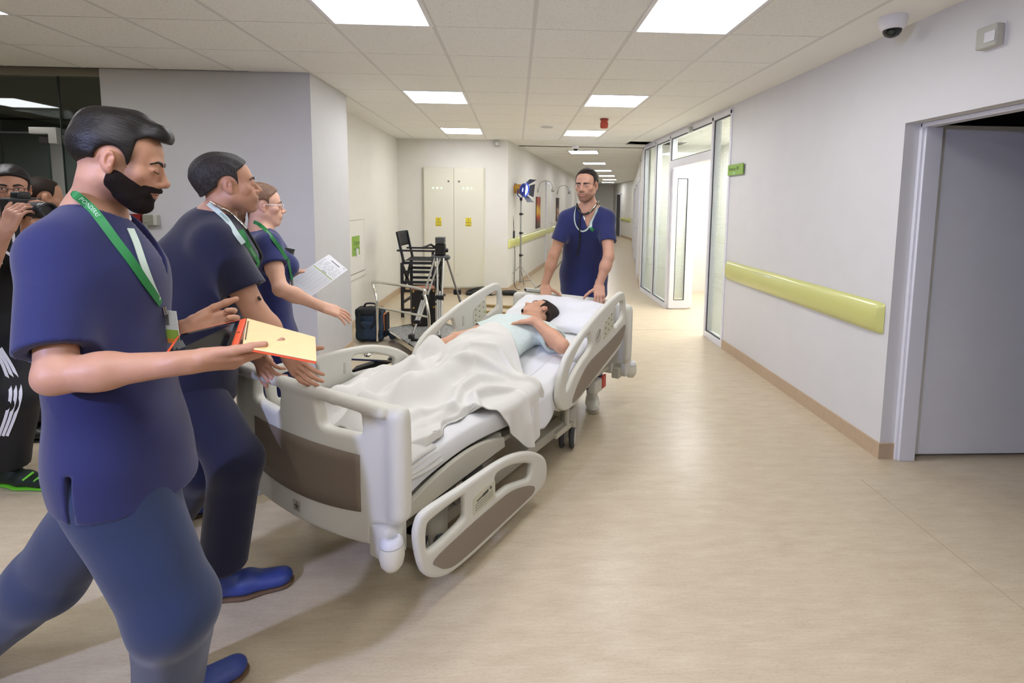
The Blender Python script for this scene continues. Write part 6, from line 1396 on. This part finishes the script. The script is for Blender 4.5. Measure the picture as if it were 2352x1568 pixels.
# --- greying man: pale and green lanyard, stethoscope
pts = drape(B_ROOT, CLO, [(482, 466), (500, 484), (520, 508), (540, 538), (556, 560)], .006); ribbon(B_ROOT, 'lanyard', pts, .019, M_LANY2, axA(B_SP), 'PONDERAS', mat('lanyard_print_dark', '3f6b55', .6), .012, tpos=(.4,))
pts = drape(B_ROOT, CLO, [(548, 530), (560, 556), (574, 580), (588, 602), (594, 616)], .009); ribbon(B_ROOT, 'lanyard', pts, .021, M_LANYARD, axA(B_SP), 'PONDERAS', MATS['lanyard_print'], .013, tpos=(.55,))
pts = drape(B_ROOT, CLO, [(488, 462), (505, 472), (527, 495), (548, 518), (560, 531)], .013); MB().tube(smooth_poly([p-np.array(B_ROOT.location) for p in pts], 4, False), .0042, 8).build('stethoscope_binaural', M_CHROME, B_ROOT)
pts = drape(B_ROOT, CLO, [(558, 529), (568, 545), (580, 565), (592, 590), (598, 620), (598, 655), (592, 690)], .014); MB().tube(smooth_poly([p-np.array(B_ROOT.location) for p in pts], 4, False), .0058, 8).build('stethoscope_tube', M_TUBE, B_ROOT)
# --- woman: lanyard, glasses, black tablet, paper
pts = drape(C_ROOT, CLO, [(584, 510), (596, 517), (612, 532), (628, 552), (643, 574), (656, 596)], .006); ribbon(C_ROOT, 'lanyard', pts, .018, M_LANYARD, axA(C_SP), 'PONDERAS', MATS['lanyard_print'], .011, tpos=(.5,))
pts = drape(C_ROOT, CLO, [(656, 596), (662, 615), (667, 640)], .012); ribbon(C_ROOT, 'lanyard', pts, .016, M_LANYARD, axA(C_SP)); MB().lathe([(.006, 0), (.006, -.03), (.001, -.032)], pts[-1]-np.array(C_ROOT.location)).build('lanyard_clip', M_STEEL, C_ROOT)
def glasses(root, sp, m, r=(.022, .016), dark=False):
    c, R, sc = sp['head']; org = np.array(root.location); w_ = lambda x, y, z: c+R@(np.array((x, y, z))*sc)-org; g = empty('glasses', (0, 0, 0)); g.parent = root
    for sx in (-1, 1):
        MB().tube([w_(sx*.033+r[0]*math.cos(t), .099-.10*(abs(sx*.033+r[0]*math.cos(t))**2)*3, -.004+r[1]*math.sin(t)) for t in np.linspace(0, 2*PI, 18, endpoint=False)], .0013, 6, closed=True).build('rim', m, g)
        MB().tube([w_(sx*.055, .092, .004), w_(sx*.072, .072, .004), w_(sx*.080, .0, .006), w_(sx*.079, -.025, -.004)], .0018, 6).build('temple', m, g)
    MB().tube([w_(-.011, .1, -.001), w_(0, .103, .002), w_(.011, .1, -.001)], .0014, 6).build('bridge', m, g)
glasses(C_ROOT, C_SP, mat('clear_frame', 'd9d9de', .25, metal=.4))
tq = [np.array((-1.242, 2.729, 1.315)), np.array((-1.200, 2.825, 1.289)), np.array((-1.216, 2.806, 1.195)), np.array((-1.215, 2.705, 1.185))]
t2 = empty('tablet', (tq[0]+tq[2])/2, 'black tablet held against her chest by the woman in glasses', 'tablet'); slabq(tq, .009, 'tablet_body', mat('silver_edge', 'a8a9ac', .3, metal=.7), t2, -.009, n=(.3, -.9, .2), bevel=.002); slabq(tq, .001, 'screen', MATS['tablet_glass'], t2, .0, (.02, .02, .02, .02), (.3, -.9, .2))
pq = [np.array((-1.260, 2.890, 1.109)), np.array((-1.085, 2.735, 1.046)), np.array((-0.913, 2.801, 1.179)), np.array((-1.067, 2.956, 1.248))]
pp = empty('paper_form', (pq[0]+pq[2])/2, 'printed white paper form with a green bar held in the woman\'s far hand', 'paper'); sh_, pf, pn_ = slabq(pq, .0012, 'sheet', mat('paper', 'eceef2', .7), pp, n=(.3, -.8, .5))
ink = mat('print_grey', '8b8d92', .7); mb = MB(); org = np.array(pp.location)
def pbar(mb, u0, u1, v0, v1):
    P = [pf(u, v)+pn_*.0016-org for u, v in ((u0, v0), (u1, v0), (u1, v1), (u0, v1))]; P2 = [p+pn_*.0003 for p in P]; mb.add(P+P2, [(3, 2, 1, 0), (4, 5, 6, 7), (0, 1, 5, 4), (1, 2, 6, 5), (2, 3, 7, 6), (3, 0, 4, 7)])
rp = random.Random(4)
for i in range(26): pbar(mb, .05, .95, .03+i*.0205, .032+i*.0205)
for i in range(9):
    u = .06
    while u < .9: l_ = .04+.12*rp.random(); pbar(mb, u, min(.94, u+l_), .645+i*.026, .650+i*.026); u += l_+.03+.1*rp.random()
for u in (.05, .2, .35, .5, .65, .8, .95): pbar(mb, u-.001, u+.001, .03, .56)
tag(mb.build('form_print', ink, sh_), kind='stuff'); mb = MB(); pbar(mb, .04, .96, .575, .592); mb.build('green_bar', mat('form_green', '8fae3f', .6), sh_)
mb = MB(); pbar(mb, .40, .62, .610, .622); pbar(mb, .30, .72, .915, .930); pbar(mb, .86, .90, .955, .97); tag(mb.build('form_title', mat('print_dark', '3d3f45', .7), sh_), kind='stuff')
# --- nurse: stethoscope, lanyard, T-shirt
axN = axA(N_SP); pts = drape(N_ROOT, CLO, [(1327, 470), (1328, 482), (1336, 491), (1348, 490), (1360, 481), (1370, 468)], .010); MB().tube(smooth_poly([p-np.array(N_ROOT.location) for p in pts], 5, False), .0075, 8).build('stethoscope_tube', M_TUBE, N_ROOT)
pts = drape(N_ROOT, CLO, [(1354, 486), (1362, 477), (1371, 464)], .020); MB().tube([p-np.array(N_ROOT.location) for p in pts], .005, 8).build('stethoscope_binaural', M_CHROME, N_ROOT)
pts = drape(N_ROOT, CLO, [(1333, 491), (1331, 510), (1332, 535), (1331, 560), (1326, 585)], .010); MB().tube(smooth_poly([p-np.array(N_ROOT.location) for p in pts], 4, False), .0058, 8).build('stethoscope_tube', M_TUBE, N_ROOT)
pts = drape(N_ROOT, CLO, [(1377, 464), (1371, 478), (1365, 496), (1359, 513), (1357, 522)], .008); ribbon(N_ROOT, 'lanyard', pts, .022, M_LANY2, axN)
pts = drape(N_ROOT, CLO, [(1325, 472), (1320, 490), (1320, 508), (1326, 522), (1336, 530), (1347, 527), (1356, 520)], .009); ribbon(N_ROOT, 'lanyard', pts, .012, M_LANY2, axN)
pts = drape(N_ROOT, CLO, [(1355, 518), (1358, 524), (1363, 529)], .011); ribbon(N_ROOT, 'lanyard', pts, .022, M_LANYARD, axN); pts = drape(N_ROOT, CLO, [(1379, 461), (1374, 470)], .011); ribbon(N_ROOT, 'lanyard', pts, .024, M_LANYARD, axN)
pc = drape(N_ROOT, CLO, [(1337, 499)], .0)[0]; undershirt(N_ROOT, N_SP, pc+np.array((0, 0, -.012)), .026, -.004)
# ================================================================ photographer and companion at the dim end
M_BLK = mat('black_tshirt', '0e0f11', .85, bump=(300, .1)); M_TRK = mat('black_track_cloth', '101114', .7)
def build_photographer():
    root = empty('person', (-2.75, 2.85, 0), 'photographer in black shirt and striped track pants raising a camera to his face', 'person')
    c = np.array((-2.789, 2.968, 1.601)); R = frame((.66, -.72, -.06)); sc = 1.0
    sp = dict(head=(c, R, sc), hsdf=head_sdf(lids=0), neck=np.array((-2.898, 2.994, 1.407)), hip=np.array((-2.911, 2.935, 0.806)), tf=(.75, -.62, 0), w=(.18, .17, .172), dep=.7, shR=np.array((-2.860, 2.841, 1.302)), elR=np.array((-2.753, 2.688, 1.027)), wrR=np.array((-2.493, 2.612, 1.388)), shL=np.array((-2.939, 3.148, 1.316)), elL=np.array((-2.761, 2.997, 1.093)), wrL=np.array((-2.539, 2.776, 1.401)))
    sp['handR'] = lambda s: add_hand(s, sp['wrR'], (.4, .1, .9), (.2, .9, .1), 1, curls=[(35, 45, 30)]*4, thumb=(40, 15), spread=3)
    sp['handL'] = lambda s: add_hand(s, sp['wrL'], (.1, -.3, .95), (.7, .5, .3), -1, curls=[(45, 45, 30)]*4, thumb=(45, 15), spread=3)
    sp['tint'] = tint_fn(c, R, sc, stub=(.75, .72, .72)); person_body(root, 'body', sp, skin('skin_tan', 'd3a183'), .0055)
    eyes(root, c, R, sc, (0, 0), .0042); brows(root, c, R, sc, M_HAIRB, .0042)
    V, Q = placed(hair_sdf(.012, hairline(.0, .72, -.08), .002, 51), c, R, sc).mesh(.0055); mesh_obj('hair', V, Q, M_HAIRB, root); glasses(root, sp, M_BLACK, (.022, .015))
    shirt(root, sp, M_BLK, name='tshirt', h=.009, sleeve=.6, vdepth=0, wr=.004, seed=53, hem=sp['hip']+np.array((0, 0, -.08)))
    kn, an = np.array((-2.574, 2.692, 0.533)), np.array((-2.710, 2.758, 0.127)); trousers(root, sp, M_TRK, h=.009, knR=np.array((-2.861, 2.647, 0.563)), anR=np.array((-3.060, 2.712, 0.112)), knL=kn, anL=an, r=(.105, .085, .075), seed=55, w_=.168, name='track_pants')
    hj = np.array(sp['hip'])-np.cross((.75, -.62, 0), (0, 0, 1))*.088
    for k, o_ in enumerate((-.02, .0, .02)):
        pts = drape(root, ('track_pants',), [(-4+o_*350, 800), (22+o_*500, 850), (36+o_*560, 900), (26+o_*500, 950), (8+o_*450, 1000)], .003); ribbon(root, 'side_stripe', pts, .013, M_TSHIRT, lambda p: np.array((.3, -1, .2)))
    m1 = mat('running_shoe', '17231b', .6); shoe(root, an, (.9, -.15, 0), m1, z0=0, L=.31, msole=mat('lime_sole', '6dc92f', .5)); shoe(root, np.array((-3.060, 2.712, 0.112)), (.8, -.5, 0), m1, z0=0, msole=MATS['lime_sole'])
    sh_o = [o for o in root.children if o.name.startswith('shoe')][0]; pts = [an+np.array((.10, -.055, -an[2]+.055)), an+np.array((.16, -.06, -an[2]+.05)), an+np.array((.22, -.055, -an[2]+.04))]; 
    for q_ in range(3): MB().tube([pts[q_]-np.array(root.location)+np.array((0, .0, .0)), pts[q_]-np.array(root.location)+np.array((.03, .03, .03))], .007, 6).build('shoe_flash', MATS['lime_sole'], sh_o)
    for txt, y, sz in (('IM', 545, .12), ('EN', 588, .14)):
        p = drape(root, ('tshirt',), [(2, y)], .003)[0]; ux = nrm((.62, .75, 0)); mb = MB(); put_text(mb, txt, sz, p-np.array(root.location)+np.array((.012, -.014, 0)), ux, (0, 0, 1)); mb.build('shirt_lettering', M_TSHIRT, root)
    return root, sp
F_ROOT, F_SP = build_photographer()
cm = empty('photo_camera', np.array((-2.533, 2.745, 1.496)), 'black camera with long lens held up by the photographer', 'camera'); la = nrm((.82, -.22, -.02)); ca_ = frame(la); Rm = Matrix(ca_.tolist())
MB().box((0, 0, 0), (.145, .07, .105), Rm).box(np.array((0, 0, .065)), (.06, .06, .04), Rm).build('camera_body', M_BLACK, cm, bevel=.01); MB().lathe([(.034, .03), (.036, .06), (.04, .065), (.04, .15), (.037, .155), (.041, .16), (.041, .185), (.033, .186), (.03, .17)], (0, 0, -.005), la, 20).build('lens_barrel', M_BLACK, cm); MB().lathe([(.0415, .10), (.042, .105), (.042, .135), (.0415, .14)], (0, 0, -.005), la, 20).build('zoom_ring', mat('rubber_ring', '2a2b2d', .8), cm)
def build_companion():
    root = empty('person', (-3.05, 3.4, 0), 'person with close cropped hair in dark clothes standing behind the photographer', 'person')
    c = np.array((-3.050, 3.459, 1.557)); R = frame((.55, .83, -.2)); sp = dict(head=(c, R, .98), hsdf=head_sdf(lids=0, detail=False), neck=np.array((-3.141, 3.494, 1.363)), hip=np.array((-3.143, 3.440, 0.722)), tf=(.75, .66, 0), shR=np.array((-3.056, 3.349, 1.261)), elR=np.array((-2.961, 3.251, 1.027)), wrR=np.array((-2.926, 3.288, 0.911)), shL=np.array((-3.203, 3.637, 1.252)), elL=np.array((-3.142, 3.606, 0.971)), wrL=np.array((-2.993, 3.492, 0.901)))
    for sd in ('R', 'L'): sp['hand'+sd] = (lambda sd: lambda s: add_hand(s, sp['wr'+sd], (.8, .3, .1), (0, 0, 1), 1 if sd == 'R' else -1, curls=[(30, 35, 20)]*4))(sd)
    person_body(root, 'body', sp, skin('skin_tan', 'd3a183'), .007); V, Q = placed(hair_sdf(.004, hairline(.03, .9, -.07), .001, 61), c, R, .98).mesh(.006); mesh_obj('hair', V, Q, M_HAIRN, root); eyes(root, c, R, .98)
    shirt(root, sp, M_BLK, name='jacket', h=.01, sleeve=.97, vdepth=0, wr=.005, seed=63, sr=(.075, .06)); ka, kb = np.array((-3.112, 3.343, 0.359)), np.array((-3.151, 3.490, 0.306)); aa, ab = np.array((-3.124, 3.309, 0.000)), np.array((-3.110, 3.423, 0.000))
    trousers(root, sp, M_TRK, h=.01, knR=ka, anR=aa+np.array((0, 0, .1)), knL=kb, anL=ab+np.array((0, 0, .1)), seed=65); bs_ = mat('black_shoe', '121212', .4)
    shoe(root, aa+np.array((0, 0, .1)), (.9, -.1, 0), bs_, msole=bs_, z0=0); shoe(root, ab+np.array((0, 0, .1)), (.9, .1, 0), bs_, msole=bs_, z0=0); return root, sp
build_companion()
